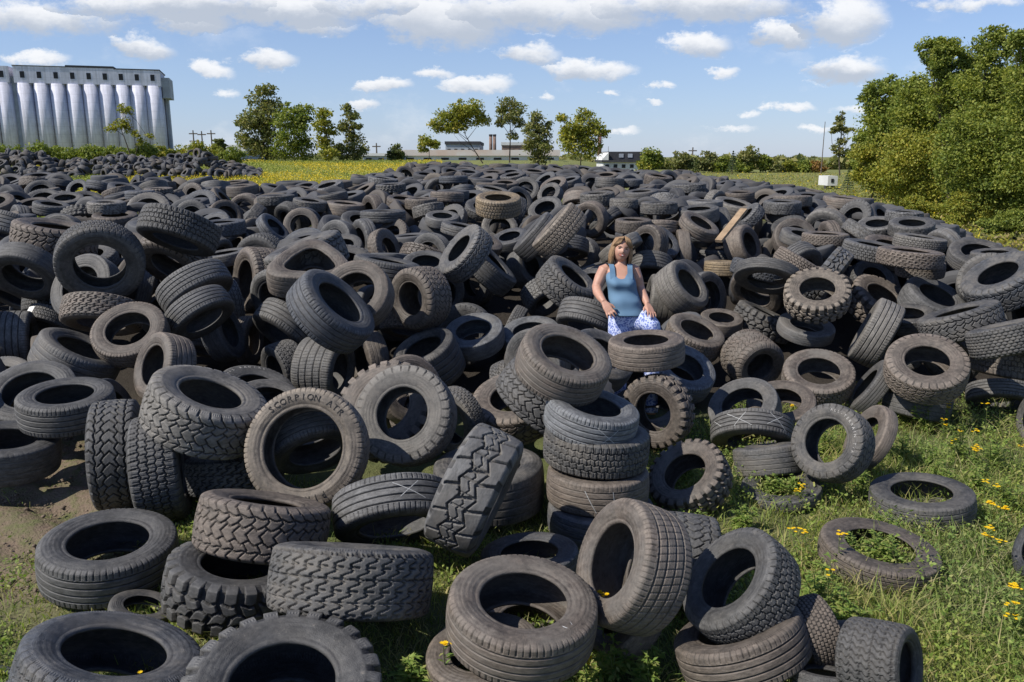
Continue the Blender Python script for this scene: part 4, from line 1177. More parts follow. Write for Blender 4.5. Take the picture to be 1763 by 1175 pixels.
def place_tyre(kind, pos, n, D, wd, tint, label, spin=None, far=False, squash=1.0):
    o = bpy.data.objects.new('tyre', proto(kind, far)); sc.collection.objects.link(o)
    z = Vector(tuple(n)); q = z.to_track_quat('Z', 'Y')
    spin = RNG.uniform(0, 6.28) if spin is None else spin
    M = Matrix.Translation(Vector(tuple(pos))) @ q.to_matrix().to_4x4() @ Matrix.Rotation(spin, 4, 'Z') @ Matrix.Diagonal((D * squash, D, D * wd, 1))
    o.matrix_world = M
    o.color = (*tint, 1)
    return tag(o, label, 'tyre', 'tyres in the heap')

M_CHALK = simple('chalk', (.42, .42, .41), .9, .3, 40)
M_LETW = simple('white_letter', (.42, .40, .37), .8, .3, 20)
M_LETD = simple('dark_letter', (.030, .028, .027), .8, .2, 20)
M_PAPER = simple('paper', (.75, .75, .72), .7, .1, 10)
def chalk(tyre, marks, wline=.0032):
    """chalk strokes on the tread; marks = list of strokes of (turn degrees, cross -.5...5) in tyre space"""
    v = []; f = []
    for (t0, z0, t1, z1) in marks:
        K = 10; n0 = len(v)
        dt = math.radians(t1 - t0) * .5; dz = (z1 - z0); L = math.hypot(dt, dz * .35) + 1e-6
        nt, nz = -dz * .35 / L, dt / L
        for k in range(K + 1):
            q = k / K; t = math.radians(t0 + (t1 - t0) * q) ; z = z0 + dz * q
            for s_ in (-1, 1):
                tt = t + s_ * wline * nt * 2; zz_ = z + s_ * wline * nz * 2.8
                r = .5035 - .011 * (zz_ / .405) ** 2
                v.append((r * math.cos(tt), r * math.sin(tt), zz_))
        for k in range(K): f.append((n0 + 2 * k, n0 + 2 * k + 1, n0 + 2 * k + 3, n0 + 2 * k + 2))
    return mk('chalk_mark', v, f, M_CHALK, tyre)
def lettering(tyre, text, start, step, size, mat, radius=.405, z=.507, wd=.34):
    """raised letters round the sidewall on the +z face, one mesh"""
    V = []; Fc = []
    dg = None
    for k, ch in enumerate(text):
        if ch == ' ': continue
        cu = bpy.data.curves.new('glyph', 'FONT'); cu.body = ch; cu.size = size; cu.align_x = 'CENTER'; cu.extrude = .0012; cu.resolution_u = 2
        o = bpy.data.objects.new('glyph', cu); sc.collection.objects.link(o)
        me = o.to_mesh()
        a = math.radians(start - k * step); ca, sa = math.cos(a), math.sin(a); n0 = len(V)
        for p in me.vertices:
            x, y = p.co.x, p.co.y - size * .35
            rr_ = radius + y
            V.append((rr_ * ca + x * sa, rr_ * sa - x * ca, z + p.co.z / wd - abs(y) * .06))
        for q in me.polygons: Fc.append(tuple(n0 + i for i in q.vertices))
        o.to_mesh_clear(); bpy.data.objects.remove(o); bpy.data.curves.remove(cu)
    return mk('sidewall_lettering', V, Fc, mat, tyre, smooth=False)
def spin_for(n, pos):
    """spin so that local +x points to the image-up direction in the face plane"""
    q = Vector(tuple(n)).to_track_quat('Z', 'Y'); u = Vector(tuple(UPV)); l = q.inverted() @ u
    return math.atan2(l.y, l.x)
nearby = []
for i, m in enumerate(MAN):
    x, y, d, r, ang, wd, kind, tint, label = m
    D = MAN_D[i]; v, n = face_frame(m); face = CAMV + v * (F * D / d); pos = face - n * (wd * D / 2)
    spin = None; special = kind in ('scorpion', 'allterrain', 'lettered') or 'chalk' in label or 'letter' in label or i in (2, 20, 22, 29)
    if special: spin = spin_for(n, pos)
    t0 = TINT[tint]; jit = 1 + RNG.uniform(-.20, .16)
    o = place_tyre(kind, pos, n, D, wd, tuple(c * jit for c in t0), label, spin, far=False)
    bpy.context.view_layer.update
    def deg(): return 0
    if kind == 'scorpion':
        lettering(o, 'SCORPION ATR', 42, 8.0, .074, M_LETD, .413, .5085, wd); lettering(o, 'PIRELLI', 208, 9.0, .066, M_LETD, .413, .5085, wd)
    if kind == 'allterrain': lettering(o, 'ALL-TERRAIN T/A', -5, 7.2, .050, M_LETW, .405, .507, wd)
    if kind == 'lettered': lettering(o, 'M+S RADIAL', 50, 9, .05, M_LETW, .405, .507, wd)
    if i == 2:
        for (rx, ry, rl, ra) in ((.36, -.20, .05, .9), (.375, -.17, .03, -.5), (.33, -.23, .035, .2)): 
            s_ = MB(); s_.add([(rx * -1, ry, .5), (rx * -1 + .012, ry + .004, .5), (rx * -1 + .012 + rl * math.cos(ra), ry + rl * math.sin(ra), .498), (rx * -1 + rl * math.cos(ra), ry + rl * math.sin(ra) - .004, .498)], [(0, 1, 2, 3)]); s_.build('chalk_mark', M_CHALK, o)
    if 'chalk' in label and i != 0 or i in (20, 135):
        cu_ = {16: [(-20, .2, 10, -.2), (-14, -.22, 4, .15)], 20: [(150, .3, 178, -.2), (160, -.15, 176, .28)], 22: [(155, .3, 168, -.3), (185, .3, 188, -.3), (190, -.32, 215, -.1)],
               29: [(120, .3, 150, -.2), (135, -.2, 150, .3), (60, .25, 80, -.1)], 31: [(-50, .3, -25, -.3), (-45, -.28, -20, .2), (0, .3, 35, -.25), (8, -.25, 24, .3), (45, .2, 60, -.1)]}.get(i)
        for c_ in (cu_ or []): chalk(o, [c_])
    if 'sticker' in label:
        b_ = MB(); b_.add([(.5035 * math.cos(a), .5035 * math.sin(a), z) for z in (-.2, .2) for a in (2.9, 3.0, 3.1, 3.2, 3.3)], [(k, k + 1, k + 6, k + 5) for k in range(4)]); 
        st = b_.build('sticker', M_PAPER, o)
# fill tyres, nearest and largest are things
KN = ['rib', 'winter', 'at', 'mud', 'bald', 'road', 'worn', 'turf']
WT = [4, 3, 3, 1.2, 3, 2.5, 2, 1]
LOOK = {'rib': 'ribbed', 'winter': 'block tread', 'at': 'rugged', 'mud': 'knobbly', 'bald': 'smooth', 'road': 'grooved', 'worn': 'worn', 'turf': 'zigzag'}
TN = ['k', 'k', 'k', 'n', 'g', 'g', 'b', 'b', 'g2']
CN = {'k': 'charcoal', 'b': 'brownish', 'g': 'grey', 'g2': 'dusty', 'n': 'bluish black'}
def pxof(p):
    d = np.asarray(p) - CAMV; z = d @ FW; return 600 + F * (d @ RT) / z, 400 - F * (d @ UPV) / z
LAND = [(x_, y_, t_) for x_, y_, t_ in ((117, 314, 'big dark upright ring'), (284, 328, 'rusty oval opening'), (364, 304, 'dented triangular tyre'), (536, 290, 'knobbly slit tyre'), (584, 230, 'tan muddy tyre'), (727, 300, 'woman'), (881, 286, 'large open arch'),
    (958, 337, 'round tan knobbly tyre'), (1168, 318, 'raised bluish tyre'), (1087, 421, 'dark lugged tyre'), (354, 525, 'tan sidewall tyre'), (697, 472, 'tall stack'), (150, 150, 'grain silos'), (310, 140, 'tall tree clump'), (540, 150, 'flat topped tree'), (728, 190, 'white house'), (1000, 200, 'thin tree at right'), (1120, 200, 'wood at right'),
    (966, 516, 'white lettered tyre'), (804, 428, 'pale chalked tyre'), (6, 511, 'smooth tyre at the left edge'))]
POSE = lambda t: 'lying flat' if t < 30 else 'tilted' if t < 62 else 'upright'
far_list = []; used = {}
cand = []
for k, rec in enumerate(FILL):
    x, y, z, th, ph, D, wd, vis = rec; cand.append((vis, k))
cand.sort(reverse=True); chosen = {k for _, k in cand[:300 - len(MAN)]}
infos = []
for k, rec in enumerate(FILL):
    x, y, z, th, ph, D, wd, vis = [c / 1000 for c in rec[:7]] + [rec[7]]
    n = np.array([math.sin(th) * math.cos(ph), math.sin(th) * math.sin(ph), math.cos(th)])
    kind = RNG.choices(KN, WT)[0]; tint = RNG.choice(TN)
    if k not in chosen: far_list.append((np.array([x, y, z]), n, D, wd, kind)); continue
    P = pxof((x, y, z)); infos.append((k, kind, tint, P, n, th, (x, y, z), D, wd))
# labels: look + pose + where it lies between findable things
infos.sort(key=lambda q: (round(q[3][1] / 12), q[3][0]))
for (k, kind, tint, P, n, th, pos, D, wd) in infos:
    la = sorted(LAND, key=lambda l: (l[0] - P[0]) ** 2 + 2 * (l[1] - P[1]) ** 2)[0]
    dx, dy = P[0] - la[0], P[1] - la[1]
    far_ = 'just' if math.hypot(dx, dy) < 55 else 'not far' if math.hypot(dx, dy) < 110 else 'far'
    side = ('right of' if dx > 0 else 'left of') if abs(dx) > abs(dy) * .8 else ('below' if dy > 0 else 'above')
    deg = math.degrees(th); 
    base = '%s %s tyre %s %s %s the %s' % (CN[tint], LOOK[kind], POSE(deg), far_, side, la[2])
    used.setdefault(base, []).append((k, kind, tint, P, n, th, pos, D, wd))
for base, L in used.items():
    L.sort(key=lambda q: q[3][0])
    for i, (k, kind, tint, P, n, th, pos, D, wd) in enumerate(L):
        lb = base
        if len(L) > 1: lb = ('leftmost ' if i == 0 else 'rightmost ' if i == len(L) - 1 else ['', 'second leftmost ', 'third leftmost ', 'fourth leftmost ', 'fifth leftmost ', 'sixth leftmost '][min(i, 5)]) + base
        jit = 1 + RNG.uniform(-.32, .28)
        lb = ' '.join(lb.split()[:16])
        place_tyre(kind, pos, n, D, wd, tuple(c * jit for c in TINT[tint]), lb, far=pos[1] > 10.5, squash=RNG.choice([RNG.uniform(.94, 1), RNG.uniform(.94, 1), RNG.uniform(.80, .94)]))
def mass(name, items, nu, nv, mat, label):
    Vs = []; Fs = []; off = 0; cache = {}
    for (p, n, D, wd, kind) in items:
        if kind not in cache: cache[kind] = tyre_mesh(kind, nu, nv)
        v, f = cache[kind]
        q = Vector(tuple(n)).to_track_quat('Z', 'Y').to_matrix() @ Matrix.Rotation(RNG.uniform(0, 6.28), 3, 'Z')
        R = np.array(q)
        vv = (v * np.array([D, D, D * wd])) @ R.T + p
        Vs.append(vv); Fs.append(f + off); off += len(v)
    return tag(mk(name, np.concatenate(Vs), np.concatenate(Fs), mat), label, 'tyres', kind='stuff')
# a second low heap beyond the grass, far left
def far_heap():
    L = []
    for k in range(560):
        yy = RNG.uniform(54, 66); px = RNG.uniform(-60, 312)
        hgt = 1.35 * min(1, (316 - px) / 70) * (.75 + .35 * math.sin(px * .045) * math.sin(px * .013 + 1))
        g = float(ground_z((px - 600) / F * yy, yy)); lay = RNG.random()
        z = g + .12 + hgt * max(0, min(1, (yy - 53.5) / 4)) * (.45 + .55 * lay)
        th = math.radians(RNG.choice([RNG.uniform(0, 40), RNG.uniform(40, 90)])); ph = RNG.uniform(0, 6.28)
        n = np.array([math.sin(th) * math.cos(ph), math.sin(th) * math.sin(ph), math.cos(th)])
        L.append((np.array([(px - 600) / F * yy, yy, z]), n, RNG.uniform(.6, .85), RNG.uniform(.28, .42), 'bald'))
    return L
mass('distant_tyres', far_list + [], 56, 10, M_RUBF, 'distant black tyres packed along the top and back of the heap')
mass('distant_tyre_heap', far_heap(), 28, 4, M_RUBF, 'low second tyre heap beyond the grass strip in front of the silos')
# ---------------------------------------------------------------- leaves, blades
def quads(P, size, up=.0, asp=.6, rng=NR):
    """one small leaf quad per point"""
    n = len(P); a = rng.normal(size=(n, 3)); a[:, 2] += up; a /= np.linalg.norm(a, axis=1)[:, None]
    b_ = rng.normal(size=(n, 3)); b_ -= (b_ * a).sum(1)[:, None] * a; b_ /= np.linalg.norm(b_, axis=1)[:, None]
    c_ = np.cross(a, b_); s_ = (size * (.6 + .8 * rng.random(n)))[:, None] if np.isscalar(size) else size[:, None]
    v = np.stack([P - b_ * s_ * .5, P + c_ * s_ * asp * .5, P + b_ * s_ * .5 + a * s_ * .1, P - c_ * s_ * asp * .5], 1).reshape(-1, 3)
    return v, np.arange(4 * n).reshape(n, 4)
LF = {
 'green': leafmat('leaf_green', [(0.091, 0.136, 0.029), (0.170, 0.214, 0.043), (0.251, 0.271, 0.054), (0.125, 0.165, 0.040)]),
 'yellow': leafmat('leaf_yellow_green', [(.19, .215, .035), (.28, .275, .045), (.15, .19, .04), (.35, .29, .05)]),
 'dark': leafmat('leaf_dark', [(0.068, 0.098, 0.040), (0.114, 0.145, 0.054), (0.170, 0.165, 0.072)]),
 'dusky': leafmat('leaf_dusky', [(.12, .15, .055), (.18, .195, .07), (.23, .21, .085), (.10, .13, .05)]),
 'spruce': leafmat('needles', [(0.042, 0.070, 0.032), (0.068, 0.098, 0.043)], .05),
 'brown': leafmat('leaf_rust', [(0.251, 0.155, 0.054), (0.342, 0.184, 0.072), (0.194, 0.174, 0.054)]),
}
M_BARK = simple('bark', (.085, .068, .052), .95, .4, 6, .5)
def tree(name, label, group, base, Y, blobs, leaf, n, kind='green', limbs=None, cat='tree', tr=.012, spread=.60):
    n = int(n * 1.5)
    """blobs: (px, py, radius px) outline of the crown at distance Y; each gets its own depth and clumps"""
    bx = at_y(base[0], base[1], Y); gz = float(ground_z(bx[0], Y)); B = np.array([bx[0], Y, gz - .05])
    root = empty(name, B, label, cat, group)
    k = Y / F; Ps = []; tot = sum(r_ * r_ for _, _, r_ in blobs); ctrs = []
    for (x_, y_, r_) in blobs:
        R = r_ * k; c = at_y(x_, y_, Y + NR.uniform(-.5, .5) * R * 1.2); ctrs.append((c, R))
        m_ = int(n * r_ * r_ / tot); ns = max(6, int(9 + r_ * .8)); d = NR.normal(size=(ns, 3)); d /= np.linalg.norm(d, axis=1)[:, None]
        sub = c + d * R * (NR.random((ns, 1)) ** .4) * np.array([1.0, 1.0, .85]); sr = R * NR.uniform(.20, spread, ns)
        ix = NR.integers(0, ns, m_); e = NR.normal(size=(m_, 3)); e /= np.linalg.norm(e, axis=1)[:, None]
        Ps.append(sub[ix] + e * (sr[ix] * (NR.random(m_) ** .45 + np.abs(NR.normal(size=m_)) * .35))[:, None] * np.array([1.15, 1.15, .7]))
    P = np.concatenate(Ps); P = P[P[:, 2] > ground_z(P[:, 0], P[:, 1])]
    v, f = quads(P, leaf, .5)
    o = mk('crown', v - B, f, LF[kind], root)
    t = MB(); H = max(c[2] for c, _ in ctrs) - gz
    r0 = max(.05, H * tr)
    if limbs:
        for L in limbs:
            pts = [at_y(q[0], q[1], Y) - B for q in L]; pts[0] = np.array([pts[0][0], 0, pts[0][2]])
            m_ = len(pts); w0 = r0 if L is limbs[0] else r0 * .5
            t.tube(pts, [w0 * (1 - .75 * j / (m_ - 1)) for j in range(m_)], 6)
        tips = [at_y(q[-1][0], q[-1][1], Y) - B for q in limbs]
    else:
        top = np.mean([c for c, _ in ctrs], 0) - B; top[2] = H * .75
        pts = [np.array([0, 0, -.1]), top * .35 + NR.normal(size=3) * H * .01, top * .7 + NR.normal(size=3) * H * .015, top]
        t.tube(pts, [r0, r0 * .75, r0 * .5, r0 * .2], 7); tips = [pts[1], pts[2]]
    for c, R in ctrs:
        s_ = tips[NR.integers(0, len(tips))]; e = c - B
        mid = (s_ + e) / 2 + NR.normal(size=3) * R * .15
        t.tube([s_, mid, e], [r0 * .35, r0 * .22, r0 * .08], 5)
        for _ in range(4):
            q = e + NR.normal(size=3) * R * .5; t.tube([mid, (mid + q) / 2 + NR.normal(size=3) * R * .1, q], [r0 * .16, r0 * .1, r0 * .04], 4)
    t.build('trunk', M_BARK, root)
    return root
G1 = 'trees standing beyond the field'
tree('tree', 'tall dusky tree, highest of the clump right of the silos', G1, (312, 190), 88, [(312, 107, 10), (308, 120, 13), (318, 132, 14), (300, 140, 14), (311, 152, 16), (286, 145, 9), (290, 165, 13), (308, 174, 18)], .30, 5200, 'dusky')
tree('tree', 'round topped green tree in the middle of the left clump', G1, (345, 190), 86, [(346, 130, 13), (356, 134, 11), (334, 142, 12), (352, 150, 12), (340, 162, 15), (354, 174, 14), (330, 176, 12)], .28, 4200, 'green')
tree('tree', 'small yellowish tree between the round one and the narrow one', G1, (381, 190), 84, [(381, 137, 10), (378, 148, 9), (389, 155, 7), (381, 168, 10), (386, 178, 10)], .26, 2400, 'yellow')
tree('tree', 'narrow dark tree at the right end of the left clump', G1, (410, 190), 86, [(407, 127, 6), (411, 138, 8), (405, 150, 8), (417, 150, 6), (410, 163, 10), (418, 176, 12), (400, 178, 10)], .26, 2800, 'dusky')
tree('tree', 'flat topped leaning tree with bare forked limbs in the middle', G1, (566, 190), 74, [(540, 127, 11), (524, 138, 12), (555, 130, 12), (512, 148, 9), (541, 139, 14), (563, 140, 9), (528, 150, 9)], .22, 4200, 'yellow',
     limbs=[[(566, 192), (553, 172), (545, 158), (541, 142)], [(553, 172), (540, 160), (528, 148)], [(548, 164), (532, 152), (516, 150)], [(548, 163), (558, 150), (560, 138)], [(545, 158), (548, 146), (552, 132)], [(556, 178), (540, 168), (532, 158)]])
tree('tree', 'thin pale brown topped tree right of the flat topped one', G1, (597, 190), 74, [(597, 122, 9), (588, 130, 9), (606, 130, 9), (598, 138, 10), (586, 144, 6), (607, 146, 7), (600, 160, 6)], .20, 2300, 'dusky',
     limbs=[[(597, 191), (598, 165), (598, 145), (597, 124)], [(598, 160), (590, 148), (584, 140)], [(598, 158), (606, 145), (610, 135)]])
tree('tree', 'dense grey green tree left of the broad autumn tree', G1, (630, 190), 70, [(628, 138, 8), (622, 150, 10), (634, 155, 11), (626, 168, 13), (640, 172, 10), (632, 182, 11), (644, 148, 6)], .20, 3600, 'dusky')
tree('tree', 'broad yellow green tree left of the white house', G1, (680, 190), 66, [(684, 136, 9), (696, 150, 11), (672, 152, 13), (688, 158, 14), (658, 140, 7), (672, 172, 14), (692, 176, 12), (708, 156, 6), (664, 160, 9)], .20, 4600, 'yellow')
tree('tree', 'small round tree in front of the long low warehouse', G1, (503, 190), 92, [(500, 166, 8), (508, 170, 7), (496, 174, 6)], .26, 900, 'yellow', limbs=[[(503, 190), (503, 178), (502, 168)]])
tree('tree', 'spindly young tree in front of the grain silos', G1, (152, 186), 70, [(146, 128, 6), (151, 130, 5), (142, 143, 7), (130, 150, 6), (147, 150, 6), (158, 158, 5), (176, 160, 4), (166, 166, 5)], .17, 1300, 'yellow',
     limbs=[[(154, 186), (148, 168), (142, 152), (145, 132)], [(158, 184), (162, 170), (172, 160)], [(146, 160), (136, 153), (130, 150)], [(160, 174), (158, 164), (157, 158)]])
tree('tree', 'tall scraggly tree left of the wood at the right', G1, (985, 205), 60, [(986, 137, 6), (983, 148, 7), (976, 153, 4), (994, 152, 6), (987, 165, 6), (980, 176, 6), (992, 180, 7)], .18, 1500, 'dusky',
     limbs=[[(984, 206), (983, 180), (986, 158), (987, 134)], [(983, 178), (992, 166), (995, 152)], [(984, 186), (975, 168), (974, 152)]])
H_ = 'low trees along the horizon'
hz = [(765, 181, 11, 'green', 'round green tree just right of the white house'), (757, 188, 8, 'yellow', 'short bright green tree touching the white house'), (797, 184, 10, 'dusky', 'grey green tree, second round one right of the white house'),
 (831, 184, 9, 'dusky', 'pale tree beside the bare pole on the horizon'), (845, 190, 8, 'green', 'low green tree left of the dark spruce'), (875, 179, 11, 'dusky', 'tallest pale tree right of the dark spruce'), (869, 190, 9, 'green', 'low bush like tree under the tallest pale tree'),
 (897, 186, 8, 'green', 'roundish tree midway between the spruce and the wood'), (912, 193, 8, 'dusky', 'low grey tree midway along the right horizon'), (926, 192, 7, 'yellow', 'low yellowish tree on the right horizon'), (942, 193, 8, 'green', 'low dark green tree on the right horizon'),
 (957, 196, 8, 'brown', 'rust coloured tree left of the white trailer'), (815, 190, 7, 'dark', 'small dark tree between two pale ones on the horizon'), (464, 176, 8, 'dark', 'small dark tree behind the long warehouse roof'), (257, 168, 6, 'dark', 'small dark tree beyond the bushes right of the silos')]
for (x_, y_, r_, kd, lb) in hz:
    tree('tree', lb, H_, (x_, 204), 88, [(x_, y_, r_ * .85), (x_ - r_ * .5, y_ + r_ * .6, r_ * .75), (x_ + r_ * .5, y_ + r_ * .6, r_ * .75), (x_, y_ + r_ * 1.1, r_)], .26, 1700, kd)
def spruce(label, px, ytop, ybase, Y, wpx):
    b0 = at_y(px, ybase, Y); gz = float(ground_z(b0[0], Y)); top = at_y(px, ytop, Y)[2]; B = np.array([b0[0], Y, gz]); H = top - gz; R = wpx * Y / F
    root = empty('spruce', B, label, 'tree', 'spruces')
    n = 2600; h = NR.random(n) ** .8; lay = (np.floor(h * 11) + NR.random(n) * .5) / 11; rr_ = R * (1 - lay) * (.35 + .65 * NR.random(n) ** .5); a = NR.random(n) * 6.283
    P = np.stack([rr_ * np.cos(a), rr_ * np.sin(a), H * (.06 + .94 * lay) - rr_ * .25], -1); v, f = quads(P, H * .045, 0, .35); mk('crown', v, f, LF['spruce'], root)
    t = MB(); t.tube([(0, 0, 0), (0, 0, H * .95)], [H * .02, H * .004], 6); t.build('trunk', M_BARK, root)
spruce('dark pointed spruce in the middle of the right horizon', 858, 176, 202, 80, 8)
spruce('small dark spruce at the edge of the wood beside the trailer', 993, 196, 224, 48, 9)
spruce('tiny far spruce right of the rust coloured tree line', 935, 184, 196, 140, 4)
B_ = 'bushes in front of the silos'
bn_ = ['leftmost bush of the row', 'second bush of the row from the left', 'wide bush under the first silo columns', 'bush under the third silo column', 'bush under the fourth silo column', 'bush below the middle of the silos', 'bush left of the spindly tree', 'bush behind the spindly tree', 'bush under the last silo column',
       'yellow green bush at the right corner of the silos', 'second yellow green bush right of the silos', 'third yellow green bush right of the silos', 'bush just left of the tall tree clump', 'low bush at the foot of the tall tree clump']
for j, lb in enumerate(bn_):
    x_ = 4 + j * 20.5; kd = 'yellow' if 9 <= j <= 12 else 'green'; y_ = 178 + 3 * math.sin(j * 2.1)
    tree('bush', lb + ', green and rounded' if len(lb.split()) < 12 else lb, B_, (x_, 192), 73 - (j % 3), [(x_, y_, 9), (x_ - 8, y_ + 5, 8), (x_ + 8, y_ + 4, 8), (x_, y_ + 9, 9)], .20, 1500, kd, cat='bush')
W_ = 'trees of the wood at the right'
def far_wood():
    n = 26000; px = np.concatenate([NR.uniform(195, 760, 9000), NR.uniform(735, 1010, 17000)]); Y = NR.uniform(180, 230, n); Y = np.where(px > 700, NR.uniform(105, 150, n), Y)
    top = 183.5 + 2.5 * np.sin(px * .11) * np.sin(px * .037 + 1) + 1.5 * np.sin(px * .31); top = np.where(px > 740, top + 3, top)
    X = (px - 600) / F * Y; g = ground_z(X, Y); zt = CH - (top - HZ) / F * Y; P = np.stack([X, Y, g + (zt - g) * NR.random(n) ** .7], -1); v, f = quads(P, .9, .3, .6)
    tag(mk('far_wood', v, f, LF['dusky']), 'low line of far woods along the horizon', 'far trees', kind='stuff')
far_wood()
tree('tree', 'dense dark tree filling the back of the wood on its left', W_, (1085, 232), 47, [(1040, 150, 26), (1070, 135, 30), (1060, 185, 30), (1095, 175, 34), (1035, 195, 22), (1075, 215, 26)], 0.176, 15600, 'green', spread=.62)
tree('tree', 'dense tree filling the back of the wood toward the right edge', W_, (1165, 240), 38, [(1115, 120, 26), (1150, 115, 32), (1185, 110, 34), (1130, 165, 34), (1175, 165, 36), (1205, 180, 36), (1150, 205, 32), (1195, 225, 34), (1120, 210, 26)], 0.152, 20800, 'green', spread=.62)
tree('tree', 'leftmost leafy tree of the wood with a thin rusty top', W_, (1035, 235), 44, [(1022, 108, 13), (1042, 100, 12), (1058, 118, 18), (1025, 128, 12), (1040, 142, 20), (1018, 165, 16), (1045, 172, 22), (1014, 195, 14), (1038, 206, 20)], 0.136, 18200, 'green', spread=.62)
tree('tree', 'yellow green lower tree at the left edge of the wood', W_, (1020, 240), 40, [(1010, 178, 12), (1025, 190, 14), (1012, 206, 12), (1040, 215, 16), (1060, 228, 14)], 0.112, 9100, 'yellow', spread=.62)
tree('tree', 'broad tree in the middle of the wood', W_, (1085, 250), 36, [(1075, 105, 18), (1092, 128, 24), (1068, 142, 22), (1095, 165, 26), (1075, 190, 24), (1108, 198, 24), (1080, 222, 20)], 0.112, 22100, 'green', spread=.62)
tree('tree', 'high open topped tree rising over the middle of the wood', W_, (1115, 250), 32, [(1090, 58, 12), (1102, 52, 10), (1116, 62, 14), (1098, 78, 14), (1122, 88, 18), (1135, 72, 12), (1110, 108, 20), (1130, 128, 22)], 0.096, 18200, 'green', spread=.58)
tree('tree', 'tall tree near the right edge with a branch fork against the sky', W_, (1160, 262), 28, [(1150, 52, 12), (1168, 42, 12), (1180, 55, 12), (1160, 72, 14), (1178, 95, 20), (1148, 105, 22), (1165, 135, 26), (1145, 165, 24), (1178, 175, 26), (1155, 205, 24), (1130, 215, 18)], 0.088, 28600, 'green', spread=.58)
tree('tree', 'tree cropped by the right edge of the picture', W_, (1210, 272), 25, [(1192, 45, 12), (1212, 60, 24), (1205, 100, 24), (1225, 140, 34), (1200, 160, 22), (1215, 200, 32), (1190, 215, 20), (1215, 245, 26)], 0.080, 28600, 'green', spread=.58)
tree('tree', 'leafy tree standing just beyond the right edge', W_, (1290, 275), 24, [(1280, 60, 34), (1300, 120, 40), (1270, 180, 36), (1310, 210, 40)], 0.112, 11700, 'green')
tree('tree', 'low spreading tree filling the front of the wood at its left', W_, (1068, 250), 33, [(1050, 165, 20), (1070, 185, 26), (1045, 205, 20), (1085, 215, 26), (1060, 232, 18), (1100, 170, 24), (1100, 238, 16)], .10, 15000, 'yellow', spread=.75)
tree('tree', 'low spreading tree filling the front of the wood toward the right edge', W_, (1150, 262), 26, [(1125, 150, 22), (1150, 170, 28), (1180, 160, 26), (1120, 190, 24), (1160, 205, 28), (1195, 200, 26), (1135, 228, 22), (1180, 236, 20)], .085, 20000, 'green', spread=.75)
tree('bush', 'rusty orange undergrowth bush at the foot of the wood', W_, (1060, 245), 40, [(1052, 178, 9), (1062, 190, 10), (1056, 240, 8)], 0.104, 3250, 'brown', cat='bush')
tree('bush', 'bright low bush in front of the middle of the wood', W_, (1090, 262), 30, [(1070, 240, 12), (1090, 246, 13), (1108, 250, 12)], 0.080, 6500, 'yellow', cat='bush')
tree('bush', 'twiggy pale bush below the tall tree at the right', W_, (1145, 272), 26, [(1130, 240, 14), (1142, 225, 12), (1150, 250, 14), (1125, 258, 12)], 0.064, 8450, 'yellow', cat='bush')
tree('bush', 'bramble bush in the bottom corner of the wood at the right edge', W_, (1190, 285), 23, [(1175, 262, 13), (1195, 260, 14), (1160, 266, 10)], 0.064, 8450, 'green', cat='bush')

# ---------------------------------------------------------------- far field
def field():
    n = 150000
    px = NR.uniform(40, 520, n); Y = 19 + 72 * NR.random(n) ** 1.2; X = (px - 600) / F * Y
    P = np.stack([X, Y, ground_z(X, Y) + .05 + .25 * NR.random(n)], -1)
    v, f = quads(P, .10, .3, .5)
    yl = sstep(.45, .55, .5 + .5 * np.sin(X * .21 + Y * .1) * np.sin(Y * .17 + X * .05) + .25 * (NR.random(n) - .5)) * (NR.random(n) < .75) * (Y > 30)
    mk_ = mk('field_goldenrod', v, f, None, mats=[M_FLD, M_GOLD], midx=(yl > .5).astype(int))
    tag(mk_, 'yellow flowering goldenrod and grass on the strip behind the heap', 'field plants', kind='stuff')
    n = 60000
    px = NR.uniform(745, 1500, n); Y = 15 + 65 * NR.random(n) ** 1.5; X = (px - 600) / F * Y
    ok = Y > np.interp(px, [745, 900, 1050, 1200, 1300, 1500], [25, 23, 19, 14, 9, 8])
    X, Y = X[ok], Y[ok]; m = len(X); P = np.stack([X, Y, ground_z(X, Y) + .03 + .25 * NR.random(m)], -1); v, f = quads(P, .13, .3, .4)
    o = mk('verge_grass', v, f, None, mats=[LF['yellow'], M_DRYL, M_GOLD], midx=np.where(NR.random(m) < .35, 1, np.where(NR.random(m) < .10, 2, 0)))
    tag(o, 'rough grass and weeds between the heap and the wood', 'grass', kind='stuff')
def flat(name, cols, trans=.15): return leafmat(name, cols, trans)
M_FLD = flat('field_green', [(.20, .27, .05), (.28, .33, .07), (.34, .33, .08)])
M_GOLD = flat('goldenrod', [(.52, .40, .025), (.64, .48, .03), (.36, .34, .04)])
M_DRYL = flat('dry_grass', [(.22, .18, .085), (.30, .25, .12), (.16, .15, .06)])
M_GR = flat('grass_blade', [(.13, .195, .05), (.19, .25, .07), (.27, .30, .10), (.15, .22, .06), (.36, .32, .18), (.28, .27, .13)], .3)
M_WD = flat('weed_leaf', [(.11, .18, .045), (.17, .25, .06), (.24, .31, .08), (.31, .31, .12)], .3)
M_PET = flat('petal', [(.72, .46, .008), (.80, .58, .02)], .2)
M_STEM = simple('stem', (.10, .13, .04), .8)
field()
